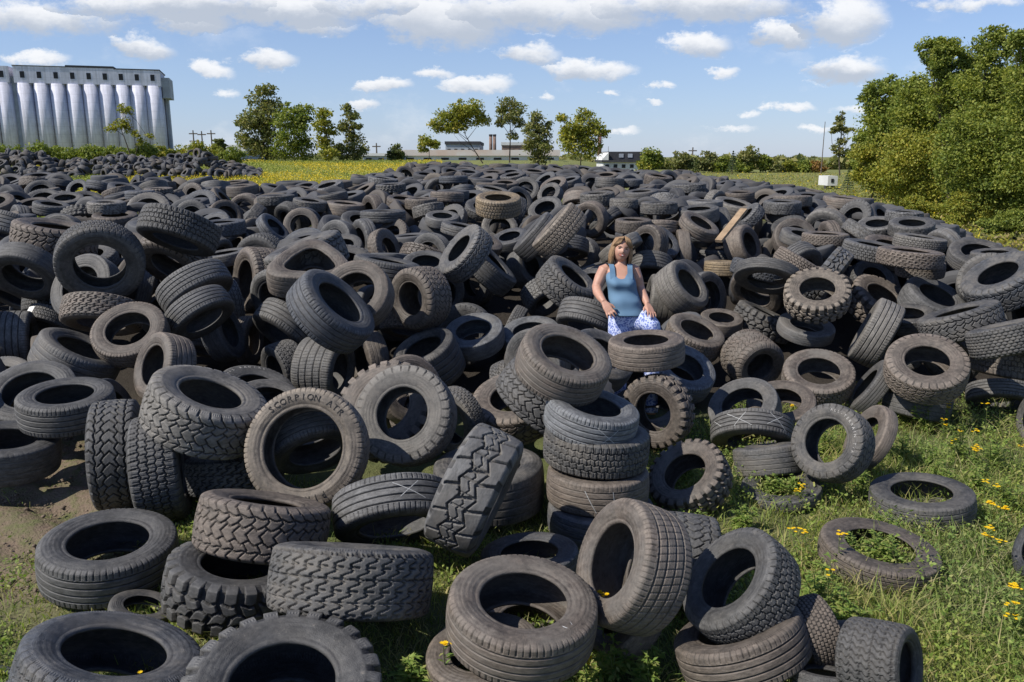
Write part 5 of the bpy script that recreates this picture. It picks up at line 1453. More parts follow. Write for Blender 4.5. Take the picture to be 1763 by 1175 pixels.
# ---------------------------------------------------------------- near grass
def soil_mask(X, Y):
    s_ = sstep(-1.85, -2.5, X + .35 * np.sin(Y * 3)) * sstep(3.8, 4.4, Y + .2 * np.sin(X * 5)); return s_
def near_grass():
    n = 215000
    Y = 2.3 + 7.2 * NR.random(n) ** 1.25; X = NR.uniform(-.85, 1.15, n) * (Y + .6)
    heap = (Y > np.interp(X / Y, [-.7, -.45, -.3, 0, .15, .3, .45, .66, .72], [6.0, 5.8, 5.4, 5.2, 6.4, 7.2, 7.6, 7.4, 20]))
    dens = .5 + .5 * np.sin(X * 2.3 + np.sin(Y * 1.9) * 2) * np.sin(Y * 2.7 + 1); dens = .35 + .65 * dens
    dens = np.where(X < -.3, dens * .8, dens)
    ok = (NR.random(n) < dens * (1 - .97 * soil_mask(X, Y))) & ~heap
    X, Y = X[ok], Y[ok]; m = len(X); Z = ground_z(X, Y) - .005
    h = (.028 + .070 * NR.random(m) ** 2) * (1 + 1.2 * sstep(.8, 2.0, X) * (.4 + .6 * NR.random(m))); wd = .0022 + .0018 * NR.random(m); a = NR.random(m) * 6.283; ln = h * (.3 + 1.0 * NR.random(m))
    b_ = NR.random(m) * 6.283
    P0 = np.stack([X, Y, Z], -1); W = np.stack([np.cos(a), np.sin(a), 0 * a], -1) * wd[:, None]; L = np.stack([np.cos(b_), np.sin(b_), 0 * b_], -1)
    M1 = P0 + L * (ln * .35)[:, None] + np.array([0, 0, 1]) * (h * .6)[:, None]; T = P0 + L * ln[:, None] + np.array([0, 0, 1]) * (h * .92)[:, None]
    v = np.stack([P0 - W, P0 + W, M1 + W * .8, M1 - W * .8, T - W * .15, T + W * .15], 1).reshape(-1, 3)
    i = np.arange(m)[:, None] * 6; f = np.concatenate([i + np.array([0, 1, 2, 3]), i + np.array([3, 2, 5, 4])])
    tag(mk('grass', v, f, M_GR), 'short green and straw coloured grass around the front tyres', 'grass', kind='stuff')
    # broad leaved ground cover in patches
    n = 130000; Y = 2.4 + 6.5 * NR.random(n) ** 1.2; X = NR.uniform(-.80, 1.10, n) * (Y + .5)
    cl = np.sin(X * 3.7 + 1.3 * np.sin(Y * 2.2)) * np.sin(Y * 4.1 + X) + .35 * (NR.random(n) - .5) + .45 * sstep(.5, 1.4, X)
    heap = (Y > np.interp(X / Y, [-.7, -.45, -.3, 0, .15, .3, .45, .66, .72], [6.0, 5.8, 5.4, 5.2, 6.4, 7.2, 7.6, 7.4, 20]))
    ok = (cl > .10) & (NR.random(n) < 1 - .98 * soil_mask(X, Y)) & ~heap; X, Y = X[ok], Y[ok]; m = len(X)
    hh = .015 + .09 * NR.random(m) * (.4 + sstep(.4, 1.5, X)); P = np.stack([X, Y, ground_z(X, Y) + hh], -1)
    v, f = quads(P, .024, 1.0, .5); tag(mk('ground_cover', v, f, M_WD), 'low broad leaved weeds spreading through the grass', 'weeds', kind='stuff')
    # clods and stones of the bare patch
    n = 2600; Y = 3.9 + 3.2 * NR.random(n); X = -2.05 - NR.random(n) * .35 * Y; s_ = .004 + .018 * NR.random(n) ** 3; m = n
    o8 = np.array([(1, 0, 0), (-1, 0, 0), (0, 1, 0), (0, -1, 0), (0, 0, .7), (0, 0, -.7)]); V = np.stack([X, Y, ground_z(X, Y) + .015], -1)[:, None] + o8[None] * s_[:, None, None] * NR.uniform(.6, 1.3, (n, 6, 1))
    fo = np.array([(0, 2, 4), (2, 1, 4), (1, 3, 4), (3, 0, 4), (2, 0, 5), (1, 2, 5), (3, 1, 5), (0, 3, 5)]); f = (np.arange(n)[:, None, None] * 6 + fo[None]).reshape(-1, 3)
    tag(mk('soil_clods', V.reshape(-1, 3), f, simple('clod', (.19, .145, .105), .95, .5, 3), smooth=False), 'brown clods of earth scattered over the bare patch', 'soil', kind='stuff')
near_grass()
# ---------------------------------------------------------------- flowering and leafy weeds
def top_ground(px, py, h):
    r = ray(px, py); t = 1.5
    while t < 30:
        p = CAMV + r * t
        if p[2] <= float(ground_z(p[0], p[1])) + h: break
        t += .02
    return np.array([p[0], p[1], float(ground_z(p[0], p[1]))]), p[2]
def leafv(base, d, L, W, up):
    """one pointed leaf"""
    d = np.array([d[0], d[1], up]); d = d / np.linalg.norm(d); s_ = np.cross(d, [0, 0, 1]); s_ /= np.linalg.norm(s_) + 1e-9
    a = base + d * L * .45; t_ = base + d * L + np.array([0, 0, -.15 * L])
    return [base, a + s_ * W * .5, t_, a - s_ * W * .5 ]
def weed(px, py, h, label, flowers=5, bushy=False, group=None):
    B, zt = top_ground(px, py, h); root = empty('flowering_weed' if flowers else 'leafy_weed', B, label, 'flower' if flowers else 'weed', group or ('yellow flowering weeds' if flowers else 'leafy weeds'))
    S = MB(); Lv = []; tops = []
    ns = NR.integers(3, 6) if bushy else NR.integers(1, 4)
    for s_ in range(ns):
        lean = NR.normal(size=2) * h * (.30 if bushy else .10) * (0 if s_ == 0 else 1); hh = h * (1 if s_ == 0 else NR.uniform(.6, .95))
        st = NR.normal(size=2) * .02 * (s_ > 0)
        pts = [np.array([st[0] + lean[0] * q ** 1.3 + math.sin(q * 5 + s_) * .006, st[1] + lean[1] * q ** 1.3, hh * q]) for q in (0, .25, .5, .75, 1)]
        S.tube(pts, [.0035, .003, .0026, .002, .0015], 5); tops.append(pts[-1])
        for q in np.linspace(.12, .92, 14 if not bushy else 20):
            k = q * 4; i = min(3, int(k)); p = pts[i] * (1 - (k - i)) + pts[i + 1] * (k - i); a = NR.random() * 6.283
            L = (.055 if not bushy else .06) * (1.25 - .6 * q) * NR.uniform(.7, 1.2)
            Lv.append(leafv(p, (math.cos(a), math.sin(a)), L, L * .34, NR.uniform(.0, .8)))
            if bushy:
                for e in (-.5, .5): Lv.append(leafv(p + np.array([math.cos(a), math.sin(a), .3]) * L * .4, (math.cos(a + e), math.sin(a + e)), L * .7, L * .28, NR.uniform(-.1, .6)))
    S.build('stem', M_STEM, root)
    V = np.array(Lv).reshape(-1, 3); mk('leaves', V, np.arange(len(V)).reshape(-1, 4), M_WD, root)
    if flowers:
        Fv = []
        for j, tp in enumerate(tops):
            m = 22; cen = tp + np.array([0, 0, .005]); k = flowers
            for q in range(k):
                c = cen + np.append(NR.normal(size=2) * .014, NR.normal() * .006 - .002)
                for a in np.arange(8) * math.pi / 4 + NR.random():
                    d = np.array([math.cos(a), math.sin(a), .25]); s_ = np.array([-math.sin(a), math.cos(a), 0])
                    Fv.append([c, c + d * .006 + s_ * .0035, c + d * .012, c + d * .006 - s_ * .0035])
        V = np.array(Fv).reshape(-1, 3); mk('flower_head', V, np.arange(len(V)).reshape(-1, 4), M_PET, root)
for a in [(707, 697, .34, 'yellow flower against the right side of the bottom centre ribbed tyre', 7), (749, 684, .38, 'tall yellow flower in front of the big upright brown walled tyre', 5),
          (521, 758, .24, 'yellow flower in front of the worn tyre at the bottom', 6), (937, 787, .16, 'large yellow cluster at the bottom beside the honeycomb tread', 14), (510, 792, .12, 'small weed at the bottom edge below the worn tyre', 0),
          (928, 476, .18, 'yellow flower showing inside the brown tyre at centre right', 6), (945, 622, .25, 'yellow flower in open grass below the thin sunken tyre', 5), (985, 628, .28, 'yellow flower overlapping the left rim of the faded tyre', 8),
          (1148, 506, .28, 'yellow flower in the upper middle of the weed patch', 6), (1163, 592, .22, 'broad yellow cluster right of the lone worn tyre', 16), (1160, 620, .20, 'yellow cluster below the broad one at right', 9), (1190, 690, .22, 'bright yellow cluster low on the right edge', 12),
          (1191, 709, .18, 'small yellow cluster under the bright one at the right edge', 6), (1158, 475, .34, 'yellow flower in front of the ribbed arch at the right', 5), (1107, 493, .25, 'yellow flower at the foot of the dark lugged tyre', 4),
          (1127, 506, .25, 'orange yellow flower left of the upper middle one', 6), (1120, 520, .2, 'pale yellow flower in the middle of the weed patch', 3), (1146, 525, .22, 'flat yellow cluster in the lower weed patch', 7),
          (1035, 520, .24, 'yellow flower touching the thin leaning tyre', 4), (1009, 538, .24, 'yellow flower by the foot of the white lettered tyre', 5), (1062, 468, .26, 'faint yellow bloom left in the weed patch', 4), (1198, 524, .24, 'yellow flower cropped by the right edge', 6),
          (1113, 472, .3, 'yellow flower under the dark lugged tyre', 5), (1155, 566, .2, 'yellow flower just above the broad cluster', 5), (160, 797, .14, 'tiny yellow flower at the bottom left edge', 4), (686, 774, .14, 'pale yellow bloom low beside the ribbed tyre', 4),
          (940, 568, .2, 'yellow flowers over the thin sunken tyre', 5), (972, 672, .26, 'pale bloom in weeds left of the faded tyre', 3), (1172, 635, .2, 'small yellow flower beside the cropped right tyre', 4)]:
    weed(a[0], a[1], a[2], a[3], a[4])
for a in [(968, 500, .22, 'leafy weed filling the white lettered tyre'), (955, 512, .16, 'shorter weed inside the white lettered tyre'), (803, 540, .16, 'dense weed inside the brown knobbly tyre'), (790, 548, .12, 'small weed at the left inside the brown knobbly tyre'), (912, 555, .18, 'weed inside the thin sunken tyre'), (930, 558, .14, 'second weed inside the thin sunken tyre'), (1025, 620, .22, 'weed filling the faded tyre'),
          (1048, 628, .2, 'weed at the right inside the faded tyre'), (1000, 625, .2, 'weed at the left inside the faded tyre'), (965, 655, .30, 'bushy weed left of the faded tyre'), (990, 680, .26, 'bushy weed below the faded tyre'), (950, 690, .22, 'dark weed behind the tilted charcoal tyre'), (1060, 500, .30, 'bushy weed at the left of the weed patch'),
          (1095, 510, .32, 'bushy weed in the middle of the weed patch'), (1130, 495, .34, 'tall bushy weed behind the weed patch'), (1165, 500, .32, 'bushy weed at the right of the weed patch'), (1110, 535, .24, 'low weed in front of the weed patch'), (1150, 540, .24, 'low weed right of the lone worn tyre'), (1015, 550, .22, 'weed at the foot of the white lettered tyre'),
          (868, 520, .2, 'weed between the knobbly tyre and the chalked arch'), (780, 500, .22, 'weed in the shade right of the tall stack'), (820, 600, .18, 'weed below the brown knobbly tyre'), (870, 590, .2, 'weed left below the thin sunken tyre'), (720, 740, .26, 'dark weed right of the bottom centre ribbed tyre'), (760, 765, .22, 'weed in front of the ribbed brown tyre'),
          (345, 775, .12, 'small weed inside the largest knobbly tyre'), (480, 770, .16, 'weed at the bottom left of the worn tyre'), (1090, 470, .3, 'weed in front of the dark lugged tyre'), (1000, 760, .14, 'weed inside the smooth open tyre'), (230, 615, .12, 'small weed behind the chunky tyre at left'), (1178, 560, .24, 'weed by the right edge above the yellow cluster'), (865, 465, .2, 'weed seen through the smooth grey tyre'), (1040, 600, .18, 'weed between the two lone tyres')]:
    weed(a[0], a[1], a[2], a[3], 0, True)
# ---------------------------------------------------------------- buildings
M_CONC = simple('whitewashed_concrete', (.60, .62, .67), .95, .20, .12, 0, coord='Object')
_b = NB(M_CONC.node_tree); _p = _b.n['Principled BSDF']; _tc = _b.new('ShaderNodeTexCoord'); _mp = _b.new('ShaderNodeMapping'); _mp.inputs['Scale'].default_value = (.9, .9, .035); _b.l.new(_tc.outputs['Object'], _mp.inputs['Vector'])
_sz = _b.new('ShaderNodeSeparateXYZ'); _b.l.new(_tc.outputs['Object'], _sz.inputs[0])
_f, _ = _b.noise(_mp.outputs[0], 1.0, 5, .7); _f2, _ = _b.noise(_tc.outputs['Object'], .35, 5, .7)
_b.l.new(_b.mix(_b.ramp(_b.m('ADD', _b.m('ADD', _f, _b.m('MULTIPLY', _f2, .5)), _b.m('MULTIPLY', _b.m('LESS_THAN', _b.m('FRACT', _b.m('MULTIPLY', _sz.outputs[2], .28)), .06), .12)), .55, .95), (.72, .72, .80, 1), (.50, .50, .55, 1)), _p.inputs['Base Color']); _p.inputs['Specular IOR Level'].default_value = .05
M_WIN = simple('dark_opening', (.02, .022, .025), .5)
M_GREY = simple('grey_sheet', (.36, .39, .43), .7, .2, .3); M_WHT = simple('white_wall', (.62, .62, .60), .8, .15, .4); M_RUST = simple('rusty_sheet', (.46, .36, .30), .85, .4, .25, col2=(.62, .60, .57))
M_ROOF = simple('dark_roof', (.055, .055, .06), .8); M_BRICK = simple('brick', (.22, .15, .12), .9, .3, .8)
def silos():
    Pl = at_y(16, 97, 380); Pr = at_y(188, 101, 398); fx = np.array([Pr[0] - Pl[0], 18.0]); L = np.linalg.norm(fx); fx /= L; bk = np.array([-fx[1], fx[0]])
    g = 1.5; Hc = (Pl[2] + Pr[2]) / 2 - g; Ht = at_y(16, 77, 380)[2] - g
    root = empty('grain_silos', (Pl[0], 380, g), 'row of tall pale concrete grain silos under a long windowed gallery', 'grain elevator')
    ang = math.atan2(fx[1], fx[0]); root.rotation_euler = (0, 0, ang)
    n = 9; sp = L / n; r = sp / 2
    for row in range(4):
        for k in range(-4 if row == 0 else n - 1, n):
            if k == -1 and False: continue
            x0 = k * sp + r - (1.5 if k < 0 else 0); m = MB(); K = 28
            m.tube([(x0, r + row * sp, -1), (x0, r + row * sp, Hc)], [r * .985, r * .985], K); m.build('silo', M_CONC, root, True)
    m = MB(); m.box(0, L, r * .25, 4 * sp - r, Hc - .02, Ht); m.build('gallery', M_CONC, root)
    m = MB(); m.box(L * .35, L * .68, r * .22, 4 * sp - r + .1, Ht - .05, Ht + .9); m.box(L * .68, L + .15, r * .22, 4 * sp, Ht - .4, Ht + .1); m.box(-.2, L * .35, r * .2, 4 * sp, Ht, Ht + .35); m.build('roof_edge', M_ROOF, root)
    m = MB(); m.box(-3.95 * sp - 1.5, -1.5 - sp * .05, r * .25, 4 * sp - r, Hc + .01, Ht - .2); m.build('gallery', M_CONC, root)
    m = MB(); m.box(-2.2, .3, r * 1.0, 4 * sp - r, -1, Ht - 4.5); m.build('link_wall', M_GREY, root)
    m = MB(); m.box(L + .05, L + 3.5, sp, 3.6 * sp, Hc - 5, Ht - 3); m.build('end_block', M_GREY, root)
    m = MB(); m.box(L + .3, L + 1.5, 2.2 * sp, 3.2 * sp, 0, Hc - 5.05); m.build('stair_shaft', M_GREY, root)
    for k in range(-3, n):
        x0 = k * sp + r * 1.05 - (1.5 if k < 0 else 0); m = MB(); m.box(x0 - .9, x0 + .9, r * .25 - .06, r * .25 + .1, Hc + 2.2, Hc + 5.0); m.build('window', M_WIN, root)
silos()
def box_building(name, label, cat, Y, x0, x1, yt, yb, depth, mat, roofmat, rh=.6, wins=0, wy=(.35, .65), extra=None):
    a = at_y(x0, yt, Y); b_ = at_y(x1, yt, Y); H = a[2]; g = float(ground_z((a[0] + b_[0]) / 2, Y)) - .1
    root = empty(name, (a[0], Y, g), label, cat); L = b_[0] - a[0]; H -= g
    m = MB(); m.box(0, L, 0, depth, 0, H - rh); m.build('wall', mat, root)
    m = MB(); m.box(-.2, L + .2, -.3, depth + .3, H - rh + .01, H); m.build('roof', roofmat, root)
    for k in range(wins):
        xc = L * (k + .5) / wins; m = MB(); m.box(xc - L / wins * .22, xc + L / wins * .22, -.05, .06, (H - rh) * wy[0], (H - rh) * wy[1]); m.build('window', M_WIN, root)
    return root, L, H
r_, L_, H_2 = box_building('warehouse', 'long low warehouse with white, rust stained roof beyond the field', 'warehouse', 130, 470, 655, 176, 192, 20, M_WHT, M_RUST, .9, 9, (.2, .6))
box_building('warehouse', 'lower grey shed with white fascia left of the long warehouse', 'shed', 128, 425, 468, 180, 192, 18, M_GREY, M_WHT, .4, 3, (.2, .6))
box_building('factory', 'grey factory block far behind the flat topped tree', 'factory', 230, 522, 562, 166, 190, 30, M_GREY, M_ROOF, .8, 5, (.5, .7))
box_building('factory', 'pinkish factory block behind the thin brown topped tree', 'factory', 225, 588, 622, 167, 190, 30, M_BRICK, M_WHT, .8, 4, (.5, .7))
box_building('shed', 'small white roofed shed between the silos and the tall tree clump', 'shed', 110, 258, 286, 170, 186, 9, M_GREY, M_WHT, .9, 1, (.2, .6))
rr2, L2, H2 = box_building('house', 'white house with a dark upper storey right of the autumn tree', 'house', 100, 707, 755, 188, 200, 8, M_WHT, M_ROOF, .25, 5, (.35, .75))
m_ = MB(); m_.box(L2 * .12, L2 * .98, .8, 7.5, H2 + .01, H2 + 1.0); m_.build('upper_storey', M_ROOF, rr2)
for k in range(2):
    m_ = MB(); m_.box(L2 * (.4 + .22 * k), L2 * (.4 + .22 * k) + .55, .74, .9, H2 + .3, H2 + .75); m_.build('window', M_GREY, rr2)
m_ = MB(); m_.add([(L2 * -.05, -.3, H2), (L2 * .12, -.3, H2), (L2 * .12, -.3, H2 + .9), (L2 * -.05, 8.3, H2), (L2 * .12, 8.3, H2), (L2 * .12, 8.3, H2 + .9)], [(0, 1, 2), (3, 5, 4), (0, 2, 5, 3), (1, 4, 5, 2)]); m_.build('porch_roof', M_WHT, rr2)
# trailer: body, door, wheels
P_ = at_y(970, 214, 52); g_ = float(ground_z(P_[0], 52)); tr_ = empty('trailer', (P_[0], 52, g_), 'small white boxy trailer parked by the thin scraggly tree', 'trailer')
m_ = MB(); m_.box(0, .62, 0, 1.6, .25, .85); m_.build('body', M_WHT, tr_); m_ = MB(); m_.box(.2, .36, -.03, .02, .45, .68); m_.build('window', M_WIN, tr_)
for k in range(2):
    m_ = MB(); m_.tube([(.03 + .46 * k, .5, .2), (.12 + .46 * k, .5, .2)], [.2, .2], 16); m_.build('wheel', M_ROOF, tr_)
M_WOODP = simple('weathered_pole', (.14, .12, .10), .9); M_STK = simple('red_stack', (.24, .12, .10), .8)
def pole(label, px, yt, Y, arms=1):
    t_ = at_y(px, yt, Y); g = float(ground_z(t_[0], Y)); H = t_[2] - g; root = empty('utility_pole', (t_[0], Y, g), label, 'pole', 'utility poles')
    m = MB(); m.tube([(0, 0, 0), (0, 0, H)], [(.16 if arms else .05), (.11 if arms else .03)], 8); m.build('post', M_WOODP, root)
    for k in range(arms):
        m = MB(); m.box(-.75, .75, -.08, .08, H - .7 - k * 1.3, H - .5 - k * 1.3); m.build('crossarm', M_WOODP, root)
pole('double armed utility pole, left of three right of the silos', 226, 153, 150, 2); pole('utility pole, middle of three right of the silos', 236, 154, 150, 1); pole('utility pole just left of the small dark far tree', 247, 153, 150, 1)
pole('mast with a short head among the horizon trees right of the house', 812, 173, 150, 2); pole('thin bare pole beside the pale horizon tree', 821, 180, 140, 0); pole('thin tall post left of the scraggly tree', 967, 143, 75, 0); pole('short pole left of the long warehouse', 441, 168, 150, 1); pole('slim pole by the roof of the white house', 713, 172, 130, 0)
def stack(label, px, yt, Y, r, mat):
    t_ = at_y(px, yt, Y); g = float(ground_z(t_[0], Y)); H = t_[2] - g; root = empty('chimney', (t_[0], Y, g), label, 'chimney', 'factory chimneys')
    m = MB(); m.tube([(0, 0, 0), (0, 0, H)], [r * 1.15, r], 14); m.build('shaft', mat, root, True); m = MB(); m.tube([(0, 0, H), (0, 0, H + .5)], [r * 1.15, r * 1.15], 14); m.build('rim', M_ROOF, root, True)
stack('short thick brick chimney left of its twin behind the trees', 575, 160, 225, .42, M_BRICK); stack('short thick brick chimney right of its twin behind the trees', 579.5, 160, 225, .42, M_BRICK); stack('tall thin red chimney beside the autumn tree', 703, 155, 225, .5, M_STK)
# plank sticking out of the heap
a_ = at_zc(842, 283, 9.6); b_ = at_zc(872, 246, 9.9); d_ = Vector(tuple(b_ - a_)); m_ = MB(); L_ = d_.length
m_.box(-.045, .045, -.018, .018, 0, L_); pk = m_.build('plank', simple('raw_wood', (.34, .24, .15), .85, .3, 8), None); pk.location = tuple(a_); pk.rotation_euler = d_.to_track_quat('Z', 'Y').to_euler(); tag(pk, 'pale wooden plank poking up between tyres above the large open arch', 'plank')
# ---------------------------------------------------------------- the woman
def person():
    ZC = 7.25; S = ZC / F
    org = np.array([at_zc(735, 330, ZC)[0], 7.19, 0.0])
    def W(px, py, d=0.0): return at_zc(px, py, ZC + d) - org
    root = empty('person', org, 'person in a blue tank top and patterned trousers standing among the tyres', 'person')
    skin, b, p = mat_new('skin'); tc = b.new('ShaderNodeTexCoord'); f_, _ = b.noise(tc.outputs['Object'], 14, 4, .6)
    b.l.new(b.mix(f_, (.40, .20, .135, 1), (.54, .31, .22, 1)), p.inputs['Base Color']); p.inputs['Roughness'].default_value = .55; p.inputs['Subsurface Weight'].default_value = .08; p.inputs['Subsurface Radius'].default_value = (.01, .004, .002)
    def ringloft(rows, n=28, grow=0.0, caps=True):
        m = MB(); v = []
        for (px, py, hw, hd, fwd, *sq) in rows:
            c = W(px, py, -fwd)
            for k in range(n):
                a = 2 * math.pi * k / n; e = .8
                ca, sa = math.cos(a), math.sin(a)
                v.append((c[0] + math.copysign(abs(ca) ** e, ca) * (hw * S + grow), c[1] - math.copysign(abs(sa) ** e, sa) * (hd + grow), c[2]))
        f = []; R = len(rows)
        for i in range(R - 1):
            for k in range(n): f.append((i * n + k, (i + 1) * n + k, (i + 1) * n + (k + 1) % n, i * n + (k + 1) % n))
        if caps: f.append(tuple(range(n))); f.append(tuple((R - 1) * n + k for k in range(n))[::-1])
        m.add(v, f); return m
    torso = [(728, 303, 5.6, .050, -.02), (727.6, 307.5, 5.8, .052, -.02), (726.5, 310.5, 8.5, .060, -.02), (726, 313, 13, .070, -.015), (726, 316.5, 15.2, .090, -.01), (726, 322, 15.0, .108, .0), (727, 327, 15.6, .125, .025), (728, 332, 16.0, .135, .035), (729, 337.5, 15.4, .118, .02),
             (730, 343, 15.6, .118, .02), (731.5, 350, 17.0, .130, .03), (733, 358, 18.2, .135, .03), (735, 366, 18.8, .130, .015), (737, 374, 18.5, .120, .0), (737, 379, 16, .10, 0)]
    mb = ringloft(torso)
    mb.tube([W(713, 314, .02), W(708.5, 317, .02), W(704, 326, .02), W(699.5, 337, .0), W(700.5, 343, -.05), W(704.5, 350, -.13), W(708, 354.5, -.17)], [.044, .060, .057, .046, .043, .035, .026], 14)
    mb.tube([W(738, 314, .02), W(743, 317, .02), W(746.5, 327, .01), W(750, 338, .02), W(753.5, 346, -.04), W(757, 352.5, -.09), W(758.8, 357.0, -.125)], [.044, .058, .054, .043, .040, .033, .025], 14)
    def hand(wrist, d, side, back):
        wrist = np.array(wrist); d = np.array(d) / np.linalg.norm(d); s_ = np.array(side) / np.linalg.norm(side); s_ = s_ - d * (s_ @ d); s_ /= np.linalg.norm(s_); n_ = np.cross(d, s_)
        if n_ @ np.array(back) < 0: n_ = -n_
        for q in (-.024, -.008, .008, .024): mb.tube([wrist - d * .01 + s_ * q * .5, wrist + d * .045 + s_ * q * .95, wrist + d * .088 + s_ * q * 1.1], [.015, .016, .012], 10)
        for q, L in ((-.027, .058), (-.009, .072), (.009, .076), (.027, .066)):
            b0 = wrist + d * .085 + s_ * q * 1.1; mb.tube([b0, b0 + d * L * .45 + n_ * .004 + s_ * q * .25, b0 + d * L * .78 - n_ * .006 + s_ * q * .4, b0 + d * L * .95 - n_ * .016 + s_ * q * .45], [.0095, .009, .0078, .006], 8)
        b0 = wrist + d * .02 + s_ * .024; mb.tube([b0, b0 + d * .03 + s_ * .026 - n_ * .01, b0 + d * .062 + s_ * .034 - n_ * .016], [.013, .011, .008], 8)
    wr = W(708.5, 355.5, -.175); hand(wr, W(713, 363, -.20) - wr, (1, 0, .35), (0, -1, .3))
    wl = W(759, 357.5, -.13); hand(wl, W(763, 366.5, -.20) - wl, (-1, 0, .4), (0, -1, .5))
    # legs, the left knee raised and forward
    mb.tube([W(729, 372), W(727, 390), W(725, 430), W(724, 448), W(723, 480), W(723, 487)], [.09, .075, .05, .05, .042, .045], 14)
    mb.tube([W(744, 372), W(752, 377, -.08), W(763, 384, -.13), W(764, 410, -.13), W(763, 452, -.12), W(763, 486, -.12)], [.07, .05, .035, .035, .035, .04], 12)
    # neck + head
    mb.tube([W(727.6, 311, .03), W(728, 305, .02), W(728.4, 298, .01)], [.056, .052, .050], 14)
    HC = W(728.4, 293.0, -.01); tilt = Matrix.Rotation(math.radians(7), 3, 'Y') @ Matrix.Rotation(math.radians(-4), 3, 'X')
    def H(x, y, z): q = tilt @ Vector((x, y, z)); return np.array(q) + HC
    v = []; NU, NV = 40, 28; f = []
    for j in range(NV + 1):
        ph = math.pi * j / NV
        for i in range(NU):
            th = 2 * math.pi * i / NU; x = math.sin(ph) * math.cos(th); y = math.sin(ph) * math.sin(th); z = math.cos(ph)
            wx = .078 * (1 - .20 * max(0, -z) ** 1.4); X = x * wx; Z = z * (.108 if z > 0 else .112); Yv = y * .096
            fr = max(0, -y)
            if fr > 0:
                X_, Z_ = X, Z
                Yv -= .018 * math.exp(-(X_ / .012) ** 2) * math.exp(-((Z_ + .012) / .022) ** 2)      # nose
                Yv -= .006 * math.exp(-(X_ / .030) ** 2) * math.exp(-((Z_ + .085) / .018) ** 2)      # chin
                for sx in (-1, 1):
                    Yv += .009 * math.exp(-((X_ - sx * .030) / .014) ** 2) * math.exp(-((Z_ - .012) / .010) ** 2)   # eye sockets
                    Yv -= .007 * math.exp(-((X_ - sx * .036) / .018) ** 2) * math.exp(-((Z_ + .028) / .020) ** 2)   # cheeks
                Yv += .003 * math.exp(-(X_ / .024) ** 2) * math.exp(-((Z_ + .050) / .006) ** 2)
            v.append(H(X, Yv, Z))
    for j in range(NV):
        for i in range(NU): f.append((j * NU + i, (j + 1) * NU + i, (j + 1) * NU + (i + 1) % NU, j * NU + (i + 1) % NU))
    mb.add(v, f)
    for sx in (-1, 1): mb.tube([H(sx * .074, .005, .012), H(sx * .082, .008, -.004), H(sx * .077, .005, -.024)], [.010, .013, .008], 8)
    body = mb.build('body', skin, root, True)
    rm = body.modifiers.new('remesh', 'REMESH'); rm.mode = 'VOXEL'; rm.voxel_size = .0055; rm.use_smooth_shade = True
    sm = body.modifiers.new('smooth', 'SMOOTH'); sm.iterations = 3; sm.factor = .5
    # face
    M_LIP = simple('lips', (.42, .12, .10), .5); M_TEETH = simple('teeth', (.75, .72, .66), .4); M_EYE = simple('eye', (.06, .04, .03), .4); M_BROW = simple('brow', (.16, .09, .05), .9)
    for sx in (-1, 1):
        m = MB(); m.tube([H(sx * .019, -.0865, .010), H(sx * .030, -.0850, .0145), H(sx * .041, -.0790, .0105)], [.0028, .0046, .0025], 8); m.build('eye', M_EYE, root, True)
        m = MB(); m.tube([H(sx * .015, -.0965, .026), H(sx * .031, -.0930, .032), H(sx * .047, -.0820, .025)], [.003, .0035, .002], 6); m.build('eyebrow', M_BROW, root, True)
    m = MB(); m.tube([H(-.027, -.0865, -.041), H(-.014, -.0965, -.047), H(0, -.0995, -.049), H(.014, -.0965, -.047), H(.027, -.0865, -.041)], [.003, .0065, .0075, .0065, .003], 8); lip = m.build('mouth', M_LIP, root, True)
    m = MB(); m.tube([H(-.018, -.0960, -.0435), H(0, -.1045, -.0465), H(.018, -.0960, -.0435)], [.002, .0042, .002], 8); m.build('teeth', M_TEETH, lip, True)
    # hair: cap and locks to the shoulders
    M_HAIR = simple('hair', (.20, .115, .060), .55, .45, 40, .4, col2=(.34, .22, .12))
    m = MB(); rs = np.random.default_rng(5)
    for i in range(120):
        a = rs.uniform(0, 2 * math.pi) if i > 50 else rs.choice([rs.uniform(-.75, .35), math.pi - rs.uniform(-.75, .35)])
        ca, sa = math.cos(a), math.sin(a)
        if sa < -.58: continue
        pz = .075 if sa < -.2 else .085
        top = H(.012 * ca + .004, .010 * sa - .005 + .01, .113); L = rs.uniform(.11, .155) + (.02 if sa > 0 else 0)
        side = H(.083 * ca, .100 * sa + .006, .035 + .02 * (sa < -.3)); low = H(.092 * ca + rs.normal() * .004, .098 * sa + .012, -.05)
        end = H((.088 + rs.uniform(-.015, .018)) * ca, .085 * sa + .012, -.05 - L * .75)
        mid = H(.060 * ca, .072 * sa + .004, .092)
        m.tube([top, mid, side, low, end], [.009, .014, .014, .012, .004], 7)
    v = []; f = []; NU2, NV2 = 28, 14
    for j in range(NV2 + 1):
        ph = math.pi * .62 * j / NV2
        for i in range(NU2):
            th = 2 * math.pi * i / NU2; x = math.sin(ph) * math.cos(th); y = math.sin(ph) * math.sin(th); z = math.cos(ph)
            v.append(H(x * .086, y * .104 + .006, z * .118 + .002))
    for j in range(NV2):
        for i in range(NU2):
            th = 2 * math.pi * (i + .5) / NU2; ph = math.pi * .62 * (j + .5) / NV2
            if math.sin(th) * math.sin(ph) < -.45 and math.cos(ph) < .80 + .12 * math.cos(th): continue
            f.append((j * NU2 + i, (j + 1) * NU2 + i, (j + 1) * NU2 + (i + 1) % NU2, j * NU2 + (i + 1) % NU2))
    m.add(v, f)
